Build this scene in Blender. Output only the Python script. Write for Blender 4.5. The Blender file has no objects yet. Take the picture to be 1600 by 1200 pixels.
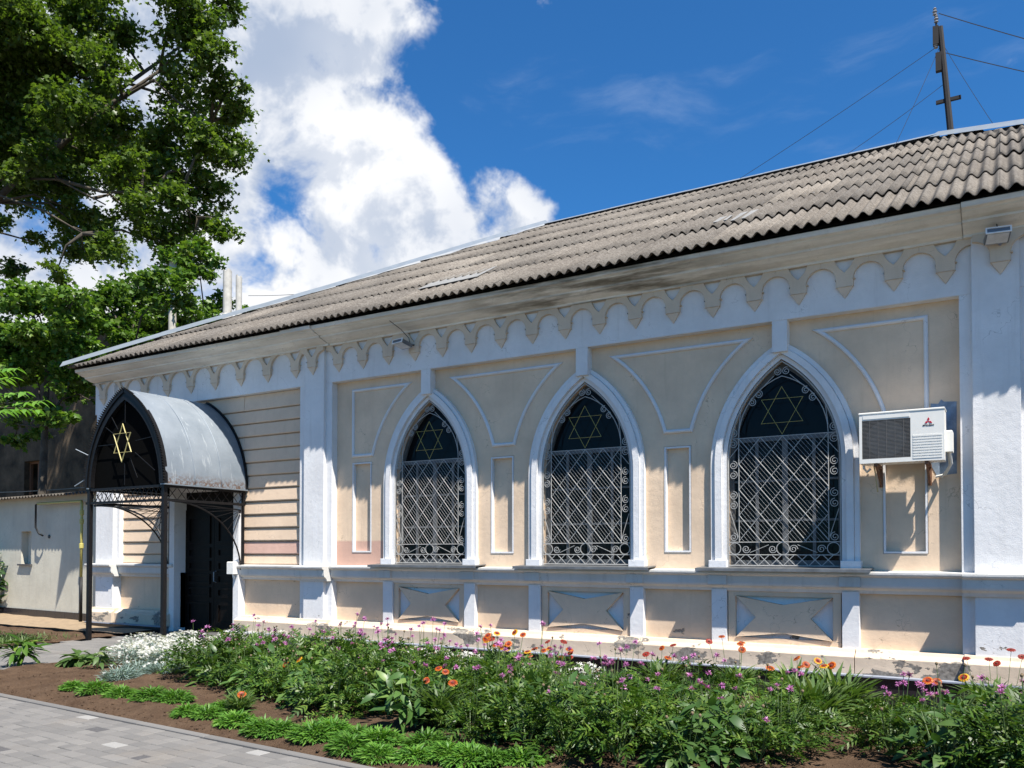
import bpy, bmesh, math, random
import numpy as np
from mathutils import Vector, Matrix
from mathutils.geometry import tessellate_polygon

random.seed(7); rng = np.random.default_rng(7)
scene = bpy.context.scene
COL = scene.collection
R = math.radians

# ------------------------------------------------------------------ camera
FPX, YAW, PIT, PPX, PPY, EYE = 1307.0, R(30.73), R(1.2), 800.0, 836.0, 1.6
cam_d = bpy.data.cameras.new('camera'); cam = bpy.data.objects.new('camera', cam_d); COL.objects.link(cam)
cam_d.sensor_width = 36; cam_d.lens = 36 * FPX / 1600
cam_d.shift_y = (PPY - 600) / 1600
cam_d.clip_start = 0.1; cam_d.clip_end = 6000
cam.location = (0, 0, EYE); cam.rotation_euler = (R(90) + PIT, 0, YAW)
scene.camera = cam
scene.render.resolution_x, scene.render.resolution_y = 1024, 768
scene.cycles.max_bounces = 5; scene.cycles.diffuse_bounces = 3; scene.cycles.glossy_bounces = 2; scene.cycles.transmission_bounces = 3

# ------------------------------------------------------------------ light
SUN = Vector((-0.50, 0.29, -1.0)).normalized()
sd = bpy.data.lights.new('sun', 'SUN'); sd.energy = 5.0; sd.angle = R(0.5); sd.color = (1.0, 0.95, 0.87)
so = bpy.data.objects.new('sun', sd); COL.objects.link(so); so.location = (10, -10, 30)
so.rotation_euler = SUN.to_track_quat('-Z', 'Y').to_euler()

scene.view_settings.view_transform = 'Standard'; scene.view_settings.look = 'None'
scene.view_settings.exposure = 1.1; scene.view_settings.gamma = 1.0
scene.view_settings.use_curve_mapping = False

# pixel helpers: a ray of the photograph turned into a point of the place
FW = Vector((-math.sin(YAW)*math.cos(PIT), math.cos(YAW)*math.cos(PIT), math.sin(PIT)))
RT = Vector((math.cos(YAW), math.sin(YAW), 0)); UP = RT.cross(FW)
def ray(x, y): return FW + RT*((x-PPX)/FPX) - UP*((y-PPY)/FPX)
def at_z(x, y, z=0.0): r = ray(x, y); return Vector((0,0,EYE)) + r*((z-EYE)/r.z)
def at_y(x, y, Y): r = ray(x, y); return Vector((0,0,EYE)) + r*(Y/r.y)
def at_d(x, y, d): return Vector((0,0,EYE)) + ray(x, y)*d
def to_px(p):
    v = Vector(p) - Vector((0,0,EYE)); d = v.dot(FW)
    if d < 0.2: return (-9999, -9999)
    return (PPX + FPX*v.dot(RT)/d, PPY - FPX*v.dot(UP)/d)

# ------------------------------------------------------------------ world: clear sky with cumulus
def build_world():
    w = bpy.data.worlds.new('World'); scene.world = w; w.use_nodes = True
    nt = w.node_tree; N = nt.nodes; L = nt.links; N.clear()
    out = N.new('ShaderNodeOutputWorld'); bg = N.new('ShaderNodeBackground'); bg.inputs[1].default_value = 0.06
    L.new(bg.outputs[0], out.inputs[0])
    sky = N.new('ShaderNodeTexSky'); sky.sky_type = 'NISHITA'; sky.sun_disc = False
    sky.sun_elevation = R(60); sky.sun_rotation = R(120); sky.air_density = 1.0; sky.dust_density = 0.3; sky.ozone_density = 3.0
    tc = N.new('ShaderNodeTexCoord'); D = tc.outputs['Generated']
    def math_(op, a, b=None, c=None, clamp=False):
        m = N.new('ShaderNodeMath'); m.operation = op; m.use_clamp = clamp
        for i, v in enumerate((a, b, c)):
            if v is None: continue
            if isinstance(v, (int, float)): m.inputs[i].default_value = v
            else: L.new(v, m.inputs[i])
        return m.outputs[0]
    def noise(vec, scale, detail, rough, off=(0,0,0)):
        mp = N.new('ShaderNodeVectorMath'); mp.operation = 'ADD'; L.new(vec, mp.inputs[0]); mp.inputs[1].default_value = off
        n = N.new('ShaderNodeTexNoise'); n.inputs['Scale'].default_value = scale; n.inputs['Detail'].default_value = detail
        n.inputs['Roughness'].default_value = rough; L.new(mp.outputs[0], n.inputs['Vector']); return n.outputs[0]
    def smooth(v, a, b):
        m = N.new('ShaderNodeMapRange'); m.interpolation_type = 'SMOOTHSTEP'
        m.inputs[1].default_value = a; m.inputs[2].default_value = b; L.new(v, m.inputs[0]); return m.outputs[0]
    # banks of cloud: (x, y, inner radius deg, outer radius deg), given as sight lines
    banks = [(520,20,1,9),(430,150,1,10),(560,260,2,9),(440,330,3,11),(640,345,1,8),(760,350,0.5,6),(330,60,3,12),
             (600,430,4,10),(250,250,4,14),(420,450,5,12),(100,300,5,14),(-300,100,6,20),(-700,500,6,18)]
    acc = None
    for (x, y, a, b) in banks:
        v = ray(x, y).normalized()
        dp = N.new('ShaderNodeVectorMath'); dp.operation = 'DOT_PRODUCT'; L.new(D, dp.inputs[0]); dp.inputs[1].default_value = v
        s = smooth(dp.outputs['Value'], math.cos(R(b)), math.cos(R(a)))
        acc = s if acc is None else math_('MAXIMUM', acc, s)
    warp = N.new('ShaderNodeTexNoise'); warp.inputs['Scale'].default_value = 6; warp.inputs['Detail'].default_value = 3; L.new(D, warp.inputs['Vector'])
    wv = N.new('ShaderNodeVectorMath'); wv.operation = 'MULTIPLY_ADD'; L.new(warp.outputs['Color'], wv.inputs[0]); wv.inputs[1].default_value = (0.06,)*3; L.new(D, wv.inputs[2])
    W = wv.outputs[0]
    def dens(off):
        n = noise(W, 7.0, 6, 0.58, off)
        return math_('MULTIPLY_ADD', acc, 0.62, math_('MULTIPLY_ADD', n, 1.55, -0.99))
    d0 = dens((0,0,0)); S = -SUN
    d1 = dens(tuple(S*0.035))
    alpha = smooth(d0, 0.10, 0.30)
    lit = smooth(math_('SUBTRACT', d0, d1), -0.10, 0.09)
    thick = smooth(d0, 0.25, 0.65)
    lump = smooth(noise(W, 3.2, 4, 0.5, (3,1,7)), 0.36, 0.60)
    shade = math_('MULTIPLY_ADD', math_('MULTIPLY', lit, 0.6), 1.0, math_('MULTIPLY', lump, 0.55), clamp=True)
    cc = N.new('ShaderNodeMixRGB'); L.new(shade, cc.inputs[0]); cc.inputs[1].default_value = (3.4, 4.1, 5.4, 1); cc.inputs[2].default_value = (7.9, 8.0, 8.2, 1)
    # thin high cirrus
    cm = N.new('ShaderNodeMapping'); cm.inputs['Scale'].default_value = (1.0, 2.2, 5.0); cm.inputs['Rotation'].default_value = (0.3,0.5,0.2); L.new(W, cm.inputs[0])
    ci = smooth(noise(cm.outputs[0], 2.6, 7, 0.6), 0.52, 0.85)
    tint = N.new('ShaderNodeMixRGB'); tint.blend_type = 'MULTIPLY'; tint.inputs[0].default_value = 1; L.new(sky.outputs[0], tint.inputs[1]); tint.inputs[2].default_value = (0.29, 0.80, 1.22, 1)
    m0 = N.new('ShaderNodeMixRGB'); L.new(math_('MULTIPLY', ci, 0.45), m0.inputs[0]); L.new(tint.outputs[0], m0.inputs[1]); m0.inputs[2].default_value = (3.9, 4.9, 6.6, 1)
    m1 = N.new('ShaderNodeMixRGB'); L.new(alpha, m1.inputs[0]); L.new(m0.outputs[0], m1.inputs[1]); L.new(cc.outputs[0], m1.inputs[2])
    L.new(m1.outputs[0], bg.inputs[0])
build_world()

# ------------------------------------------------------------------ material helpers
MATS = {}
def new_mat(name):
    m = bpy.data.materials.new(name); m.use_nodes = True; MATS[name] = m
    nt = m.node_tree; b = nt.nodes['Principled BSDF']; return m, nt, nt.nodes, nt.links, b
def ramp(N, L, src, stops):
    r = N.new('ShaderNodeValToRGB'); el = r.color_ramp.elements
    while len(el) < len(stops): el.new(0.5)
    for e, (p, c) in zip(el, stops): e.position = p; e.color = (*c, 1) if len(c) == 3 else c
    L.new(src, r.inputs[0]); return r.outputs[0]
def tex_noise(N, L, vec, scale, detail=4, rough=0.55):
    n = N.new('ShaderNodeTexNoise'); n.inputs['Scale'].default_value = scale; n.inputs['Detail'].default_value = detail
    n.inputs['Roughness'].default_value = rough; L.new(vec, n.inputs['Vector']); return n.outputs[0]
def mapping(N, L, vec, sc=(1,1,1), loc=(0,0,0)):
    m = N.new('ShaderNodeMapping'); m.inputs['Scale'].default_value = sc; m.inputs['Location'].default_value = loc; L.new(vec, m.inputs[0]); return m.outputs[0]
def mixc(N, L, f, a, b, mode='MIX'):
    m = N.new('ShaderNodeMixRGB'); m.blend_type = mode
    for i, v in enumerate((f, a, b)):
        if isinstance(v, (int, float)): m.inputs[i].default_value = v
        elif isinstance(v, tuple): m.inputs[i].default_value = (*v, 1) if len(v) == 3 else v
        else: L.new(v, m.inputs[i])
    return m.outputs[0]
def mth(N, L, op, a, b=0.0, clamp=False):
    m = N.new('ShaderNodeMath'); m.operation = op; m.use_clamp = clamp
    for i, v in enumerate((a, b)):
        if isinstance(v, (int, float)): m.inputs[i].default_value = v
        else: L.new(v, m.inputs[i])
    return m.outputs[0]
def rng_(N, L, v, a, b, c=0.0, d=1.0):
    m = N.new('ShaderNodeMapRange'); m.inputs[1].default_value = a; m.inputs[2].default_value = b; m.inputs[3].default_value = c; m.inputs[4].default_value = d
    m.interpolation_type = 'SMOOTHSTEP'; L.new(v, m.inputs[0]); return m.outputs[0]
def bump(N, L, b, h, strength, dist, bevel=0.0):
    bn = N.new('ShaderNodeBump'); bn.inputs['Strength'].default_value = strength; bn.inputs['Distance'].default_value = dist
    L.new(h, bn.inputs['Height'])
    if bevel:
        bv = N.new('ShaderNodeBevel'); bv.samples = 4; bv.inputs['Radius'].default_value = bevel; L.new(bv.outputs[0], bn.inputs['Normal'])
    L.new(bn.outputs[0], b.inputs['Normal'])

def plaster(name, col, peel=0.0, soot=0.0, patch=None, rough=0.85, mottled=0.10, bev=0.012, dirt=0.25):
    m, nt, N, L, b = new_mat(name)
    g = N.new('ShaderNodeNewGeometry'); P = g.outputs['Position']
    sep = N.new('ShaderNodeSeparateXYZ'); L.new(P, sep.inputs[0]); Xc, Yc, Zc = sep.outputs
    n1 = tex_noise(N, L, P, 1.7, 6, 0.6); n2 = tex_noise(N, L, P, 14, 5, 0.6); n3 = tex_noise(N, L, P, 90, 3, 0.6)
    dark = tuple(c*(1-1.6*mottled) for c in col); lite = tuple(min(1, c*(1+0.8*mottled)) for c in col)
    c = ramp(N, L, n1, [(0.3, dark), (0.7, lite)])
    c = mixc(N, L, mth(N, L, 'MULTIPLY', rng_(N, L, n2, 0.45, 0.75), 0.22), c, tuple(x*0.8 for x in col))
    # rain streaks
    st = tex_noise(N, L, mapping(N, L, P, (9, 9, 0.7)), 1.0, 5, 0.65)
    c = mixc(N, L, mth(N, L, 'MULTIPLY', rng_(N, L, st, 0.52, 0.80), dirt), c, (col[0]*0.52, col[1]*0.50, col[2]*0.48))
    # small chips showing grey render
    ch = tex_noise(N, L, P, 7.0, 7, 0.7)
    chip = rng_(N, L, ch, 0.735, 0.745)
    c = mixc(N, L, mth(N, L, 'MULTIPLY', chip, 0.7), c, (0.30, 0.29, 0.27))
    vo = N.new('ShaderNodeTexVoronoi'); vo.feature = 'DISTANCE_TO_EDGE'; vo.inputs['Scale'].default_value = 1.1
    wv = N.new('ShaderNodeVectorMath'); wv.operation = 'MULTIPLY_ADD'; L.new(P, wv.inputs[0]); wv.inputs[1].default_value = (1,1,1)
    nz = N.new('ShaderNodeTexNoise'); nz.inputs['Scale'].default_value = 3.5; nz.inputs['Detail'].default_value = 4; L.new(P, nz.inputs['Vector']); L.new(nz.outputs['Color'], wv.inputs[2]); L.new(wv.outputs[0], vo.inputs['Vector'])
    ck = mth(N, L, 'MULTIPLY', rng_(N, L, vo.outputs['Distance'], 0.006, 0.0015), rng_(N, L, n1, 0.50, 0.60))
    c = mixc(N, L, mth(N, L, 'MULTIPLY', ck, 0.55), c, tuple(x*0.35 for x in col))
    if patch:
        for (x0, x1, z0, z1, pc) in patch:
            e = tex_noise(N, L, P, 5, 3); ez = mth(N, L, 'MULTIPLY_ADD', e, 0.05); 
            k = mth(N, L, 'MULTIPLY', mth(N, L, 'GREATER_THAN', Xc, x0), mth(N, L, 'LESS_THAN', Xc, x1))
            k = mth(N, L, 'MULTIPLY', k, mth(N, L, 'MULTIPLY', mth(N, L, 'GREATER_THAN', Zc, z0), rng_(N, L, Zc, z1+0.02, z1-0.02)))
            c = mixc(N, L, mth(N, L, 'MULTIPLY', k, 0.75), c, pc)
    h = mth(N, L, 'ADD', mth(N, L, 'MULTIPLY', n2, 0.6), mth(N, L, 'MULTIPLY', n3, 0.35))
    if soot:
        sx = tex_noise(N, L, mapping(N, L, P, (0.9, 3, 13)), 1.0, 5, 0.6)
        band = mth(N, L, 'MULTIPLY', rng_(N, L, Xc, -7.6, -5.6), rng_(N, L, Xc, -2.4, -4.4))
        f = mth(N, L, 'MULTIPLY', mth(N, L, 'ADD', mth(N, L, 'MULTIPLY', band, 1.2), 0.35), rng_(N, L, sx, 0.36, 0.62))
        c = mixc(N, L, mth(N, L, 'MULTIPLY', f, soot, clamp=True), c, (0.13, 0.115, 0.085))
    if peel:
        big = tex_noise(N, L, mapping(N, L, P, (1.0, 1.0, 1.9)), 2.3, 7, 0.62)
        lowz = rng_(N, L, Zc, 0.75, 0.16, 0.0, 0.10)
        pk = rng_(N, L, mth(N, L, 'ADD', mth(N, L, 'ADD', big, lowz), peel), 0.735, 0.748)
        rough_c = ramp(N, L, tex_noise(N, L, P, 26, 5), [(0.3, (0.10, 0.09, 0.078)), (0.7, (0.30, 0.27, 0.23))])
        c = mixc(N, L, pk, c, rough_c)
        h = mth(N, L, 'SUBTRACT', h, mth(N, L, 'MULTIPLY', pk, 1.6))
    L.new(c, b.inputs['Base Color']); b.inputs['Roughness'].default_value = rough
    b.inputs['Specular IOR Level'].default_value = 0.25
    bump(N, L, b, h, 0.55, 0.012, bev)
    return m

def simple(name, col, rough=0.6, metal=0.0, var=0.12, scale=12, bmp=0.0, spec=0.5, col2=None):
    m, nt, N, L, b = new_mat(name)
    tc = N.new('ShaderNodeTexCoord'); n = tex_noise(N, L, tc.outputs['Object'], scale, 5, 0.6)
    c2 = col2 or tuple(min(1, x*(1+var)) for x in col)
    L.new(ramp(N, L, n, [(0.3, tuple(x*(1-var) for x in col)), (0.7, c2)]), b.inputs['Base Color'])
    b.inputs['Roughness'].default_value = rough; b.inputs['Metallic'].default_value = metal; b.inputs['Specular IOR Level'].default_value = spec
    if bmp: bump(N, L, b, n, bmp, 0.01)
    return m

def leaf_mat(name, a, b_, c_=None, trans=0.35, rough=0.5):
    m, nt, N, L, b = new_mat(name)
    g = N.new('ShaderNodeNewGeometry'); oi = N.new('ShaderNodeObjectInfo')
    stops = [(0.0, a), (0.55, b_), (1.0, c_ or b_)]
    c = ramp(N, L, g.outputs['Random Per Island'], stops)
    c = mixc(N, L, mth(N, L, 'MULTIPLY', oi.outputs['Random'], 0.6), c, tuple(x*0.60 for x in a))
    L.new(c, b.inputs['Base Color']); b.inputs['Roughness'].default_value = rough; b.inputs['Specular IOR Level'].default_value = 0.35
    t = N.new('ShaderNodeBsdfTranslucent'); L.new(mixc(N, L, 1.0, c, (1.25, 1.35, 0.55), 'MULTIPLY'), t.inputs[0])
    mx = N.new('ShaderNodeMixShader'); mx.inputs[0].default_value = trans
    L.new(b.outputs[0], mx.inputs[1]); L.new(t.outputs[0], mx.inputs[2])
    L.new(mx.outputs[0], N['Material Output'].inputs[0]); return m

CREAM = (0.69, 0.525, 0.375); WHITE = (0.70, 0.69, 0.685)
PINK = (0.50, 0.285, 0.23)
plaster('cream', CREAM, peel=0.0, patch=[(-10.5, -8.9, 1.0, 1.80, PINK)], mottled=0.10, dirt=0.26)
plaster('cream_low', CREAM, peel=0.034, mottled=0.08)
plaster('cream_plinth', (0.62, 0.50, 0.375), peel=0.088, mottled=0.10, dirt=0.35)
plaster('cream_ornament', (0.63, 0.52, 0.405), mottled=0.08, dirt=0.2)
plaster('white', WHITE, mottled=0.07, dirt=0.26)
plaster('white_low', WHITE, peel=0.035, mottled=0.06, dirt=0.2)
plaster('trim_white', (0.68, 0.665, 0.66), mottled=0.05, bev=0.006, dirt=0.1)
plaster('cornice', (0.77, 0.745, 0.69), soot=0.6, mottled=0.07, dirt=0.3)
plaster('belt', (0.60, 0.585, 0.55), mottled=0.08, dirt=0.45)
plaster('board', (0.64, 0.49, 0.36), mottled=0.07, bev=0.006, dirt=0.15)
plaster('board_pink', (0.55, 0.355, 0.29), mottled=0.1, bev=0.006)
plaster('annex', (0.55, 0.515, 0.42), mottled=0.08, dirt=0.3)
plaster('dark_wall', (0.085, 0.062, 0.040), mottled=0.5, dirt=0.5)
simple('black_tile', (0.018, 0.016, 0.020), 0.22, var=0.3, scale=20)
simple('tile_grout', (0.16, 0.16, 0.17), 0.9)
simple('ledge_blue', (0.24, 0.26, 0.31), 0.6)
simple('black_iron', (0.007, 0.0065, 0.007), 0.5, var=0.5, scale=30, bmp=0.1, spec=0.25)
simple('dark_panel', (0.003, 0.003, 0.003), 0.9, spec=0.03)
simple('galvanized', (0.215, 0.245, 0.275), 0.5, 0.35, var=0.12, scale=5, bmp=0.04)
simple('patch_metal', (0.235, 0.23, 0.215), 0.6, 0.1, var=0.15, scale=6, bmp=0.1)
simple('grille_paint', (0.36, 0.35, 0.33), 0.45, var=0.15, scale=40)
simple('gold', (0.36, 0.30, 0.075), 0.4, 0.0)
simple('gold_bright', (0.46, 0.40, 0.17), 0.4, 0.0)
simple('sash_paint', (0.105, 0.108, 0.108), 0.6, var=0.25, scale=20)
simple('sill_metal', (0.115, 0.12, 0.125), 0.45, 0.3, var=0.3, scale=8)
simple('door_wood', (0.006, 0.0045, 0.004), 0.4, var=0.5, scale=8, spec=0.12)
simple('void', (0.003, 0.003, 0.003), 0.9, spec=0.0)
simple('ac_body', (0.70, 0.68, 0.63), 0.4, var=0.03)
simple('ac_dark', (0.030, 0.030, 0.029), 0.5)
simple('ac_slats', (0.13, 0.12, 0.11), 0.5)
simple('logo_red', (0.42, 0.01, 0.03), 0.4)
simple('rust', (0.16, 0.075, 0.040), 0.8, var=0.4, scale=40)
simple('hose', (0.45, 0.30, 0.13), 0.5)
simple('concrete_pipe', (0.42, 0.40, 0.36), 0.9, var=0.2, scale=6, bmp=0.2)
simple('mast_wood', (0.010, 0.008, 0.008), 0.8, var=0.4)
simple('porcelain', (0.22, 0.21, 0.21), 0.25)
simple('wire', (0.012, 0.012, 0.014), 0.5)
simple('yellow_pipe', (0.43, 0.38, 0.11), 0.45, var=0.15, scale=30)
simple('plastic_white', (0.72, 0.71, 0.68), 0.4)
simple('sand', (0.24, 0.175, 0.108), 0.95, var=0.25, scale=9, bmp=0.4)
simple('stem', (0.075, 0.12, 0.035), 0.6)
simple('bark', (0.062, 0.050, 0.036), 0.9, var=0.5, scale=4, bmp=0.6)
simple('lamp_grey', (0.16, 0.17, 0.18), 0.35, 0.4)
simple('lamp_glass', (0.50, 0.52, 0.55), 0.1)
simple('patch_blue', (0.20, 0.26, 0.34), 0.8, var=0.4, scale=9)
def glass():
    m, nt, N, L, b = new_mat('window_glass'); b.inputs['Base Color'].default_value = (0.006, 0.007, 0.008, 1); b.inputs['Roughness'].default_value = 0.08
    b.inputs['Specular IOR Level'].default_value = 0.12
    tc = N.new('ShaderNodeTexCoord'); bump(N, L, b, tex_noise(N, L, tc.outputs['Object'], 2.5, 2), 0.08, 0.05)
glass()
def asbestos():
    m, nt, N, L, b = new_mat('asbestos_sheet')
    g = N.new('ShaderNodeNewGeometry'); P = g.outputs['Position']; oi = N.new('ShaderNodeObjectInfo')
    n1 = tex_noise(N, L, P, 1.1, 6, 0.6); n2 = tex_noise(N, L, P, 28, 6, 0.8); n3 = tex_noise(N, L, mapping(N, L, P, (12, 1.2, 1.2)), 1.0, 5, 0.6)
    c = ramp(N, L, n1, [(0.3, (0.118, 0.105, 0.092)), (0.7, (0.192, 0.174, 0.153))])
    c = mixc(N, L, rng_(N, L, n2, 0.48, 0.62, 0, 0.85), c, (0.07, 0.06, 0.05))
    c = mixc(N, L, rng_(N, L, n2, 0.44, 0.34, 0, 0.6), c, (0.31, 0.285, 0.255))
    c = mixc(N, L, rng_(N, L, n3, 0.56, 0.75, 0, 0.5), c, (0.085, 0.075, 0.065))
    c = mixc(N, L, 1.0, c, ramp(N, L, oi.outputs['Random'], [(0.0, (0.80, 0.80, 0.80)), (0.85, (1.08, 1.06, 1.03)), (1.0, (1.3, 1.28, 1.24))]), 'MULTIPLY')
    L.new(c, b.inputs['Base Color']); b.inputs['Roughness'].default_value = 0.95; b.inputs['Specular IOR Level'].default_value = 0.15
    bump(N, L, b, n2, 0.6, 0.012)
asbestos()
def canopy_metal():
    m, nt, N, L, b = new_mat('canopy_metal')
    g = N.new('ShaderNodeNewGeometry'); P = g.outputs['Position']; sep = N.new('ShaderNodeSeparateXYZ'); L.new(P, sep.inputs[0])
    n1 = tex_noise(N, L, P, 2.2, 6, 0.6); n2 = tex_noise(N, L, P, 22, 5, 0.7); n3 = tex_noise(N, L, mapping(N, L, P, (2, 8, 1.0)), 1.6, 5, 0.65)
    c = ramp(N, L, n1, [(0.3, (0.185, 0.215, 0.245)), (0.7, (0.26, 0.29, 0.32))])
    c = mixc(N, L, rng_(N, L, n3, 0.60, 0.66, 0, 0.6), c, (0.40, 0.43, 0.45))
    c = mixc(N, L, rng_(N, L, n2, 0.62, 0.72, 0, 0.6), c, (0.12, 0.12, 0.12))
    low = mth(N, L, 'MULTIPLY', rng_(N, L, sep.outputs[2], 3.02, 2.76), rng_(N, L, n2, 0.42, 0.58))
    c = mixc(N, L, low, c, (0.13, 0.065, 0.032))
    L.new(c, b.inputs['Base Color']); b.inputs['Roughness'].default_value = 0.5; b.inputs['Metallic'].default_value = 0.3
    bump(N, L, b, mth(N, L, 'ADD', n1, mth(N, L, 'MULTIPLY', n2, 0.08)), 0.25, 0.05)
canopy_metal()
def paver_mat():
    m, nt, N, L, b = new_mat('paver')
    oi = N.new('ShaderNodeObjectInfo'); g = N.new('ShaderNodeNewGeometry'); P = g.outputs['Position']
    rnd = mth(N, L, 'FRACT', mth(N, L, 'ADD', oi.outputs['Random'], g.outputs['Random Per Island']))
    c = ramp(N, L, rnd, [(0.0, (0.118, 0.113, 0.107)), (0.5, (0.138, 0.131, 0.123)), (0.80, (0.150, 0.142, 0.133)), (1.0, (0.168, 0.159, 0.148))])
    n = tex_noise(N, L, P, 60, 5, 0.7); n0 = tex_noise(N, L, P, 1.5, 4)
    c = mixc(N, L, rng_(N, L, n, 0.5, 0.75, 0, 0.45), c, (0.095, 0.086, 0.077))
    c = mixc(N, L, rng_(N, L, n0, 0.5, 0.72, 0, 0.40), c, (0.155, 0.132, 0.108))
    L.new(c, b.inputs['Base Color']); b.inputs['Roughness'].default_value = 0.9; bump(N, L, b, n, 0.4, 0.006)
paver_mat()
simple('paver_white', (0.235, 0.228, 0.215), 0.9, var=0.1, scale=50)
simple('paver_dark', (0.07, 0.067, 0.067), 0.9, var=0.2, scale=50)
simple('joint_sand', (0.11, 0.10, 0.09), 1.0, var=0.3, scale=30)
def soil():
    m, nt, N, L, b = new_mat('soil')
    g = N.new('ShaderNodeNewGeometry'); P = g.outputs['Position']
    n1 = tex_noise(N, L, P, 3, 6, 0.65); n2 = tex_noise(N, L, P, 40, 6, 0.75)
    c = ramp(N, L, n1, [(0.3, (0.065, 0.040, 0.025)), (0.7, (0.115, 0.074, 0.047))])
    c = mixc(N, L, rng_(N, L, n2, 0.55, 0.72, 0, 0.7), c, (0.165, 0.117, 0.078))
    c = mixc(N, L, rng_(N, L, n2, 0.45, 0.3, 0, 0.8), c, (0.03, 0.018, 0.012))
    L.new(c, b.inputs['Base Color']); b.inputs['Roughness'].default_value = 1.0; b.inputs['Specular IOR Level'].default_value = 0.1
    bump(N, L, b, mth(N, L, 'ADD', n2, n1), 1.0, 0.03)
soil()
simple('earth', (0.14, 0.12, 0.08), 1.0, var=0.3, scale=0.6)
leaf_mat('leaf_herb', (0.026, 0.066, 0.009), (0.060, 0.130, 0.016), (0.155, 0.225, 0.036), trans=0.28, rough=0.42)
leaf_mat('leaf_broad', (0.035, 0.085, 0.022), (0.075, 0.150, 0.035), (0.15, 0.23, 0.06), trans=0.3, rough=0.4)
leaf_mat('leaf_tuft', (0.055, 0.15, 0.020), (0.10, 0.24, 0.028), (0.17, 0.30, 0.05))
leaf_mat('leaf_silver', (0.10, 0.15, 0.13), (0.18, 0.25, 0.22), (0.25, 0.32, 0.28), trans=0.15)
leaf_mat('leaf_grass', (0.06, 0.115, 0.028), (0.10, 0.175, 0.045), (0.19, 0.24, 0.085))
leaf_mat('leaf_tree', (0.050, 0.092, 0.012), (0.105, 0.175, 0.026), (0.19, 0.26, 0.052), trans=0.5, rough=0.4)
leaf_mat('leaf_maple', (0.040, 0.090, 0.012), (0.090, 0.175, 0.024), (0.16, 0.24, 0.045), trans=0.42, rough=0.4)
leaf_mat('leaf_bright', (0.09, 0.22, 0.03), (0.14, 0.30, 0.04), (0.20, 0.34, 0.06), trans=0.45)
leaf_mat('leaf_laurel', (0.02, 0.05, 0.015), (0.04, 0.09, 0.025), (0.07, 0.12, 0.035), trans=0.15, rough=0.3)
leaf_mat('petal_white', (0.62, 0.61, 0.58), (0.74, 0.73, 0.70), trans=0.2)
leaf_mat('petal_pink', (0.44, 0.11, 0.36), (0.54, 0.21, 0.48), (0.64, 0.36, 0.58), trans=0.25)
leaf_mat('petal_orange', (0.42, 0.075, 0.004), (0.50, 0.13, 0.005), (0.56, 0.21, 0.008), trans=0.25)
leaf_mat('petal_deep', (0.26, 0.020, 0.004), (0.33, 0.032, 0.005), trans=0.25)
leaf_mat('petal_red', (0.20, 0.014, 0.008), (0.27, 0.022, 0.010), trans=0.2)
leaf_mat('petal_yellow', (0.55, 0.30, 0.012), (0.60, 0.35, 0.018), trans=0.2)
simple('flower_eye', (0.10, 0.020, 0.010), 0.9, var=0.4, scale=60)
simple('bud', (0.14, 0.10, 0.055), 0.8)

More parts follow.
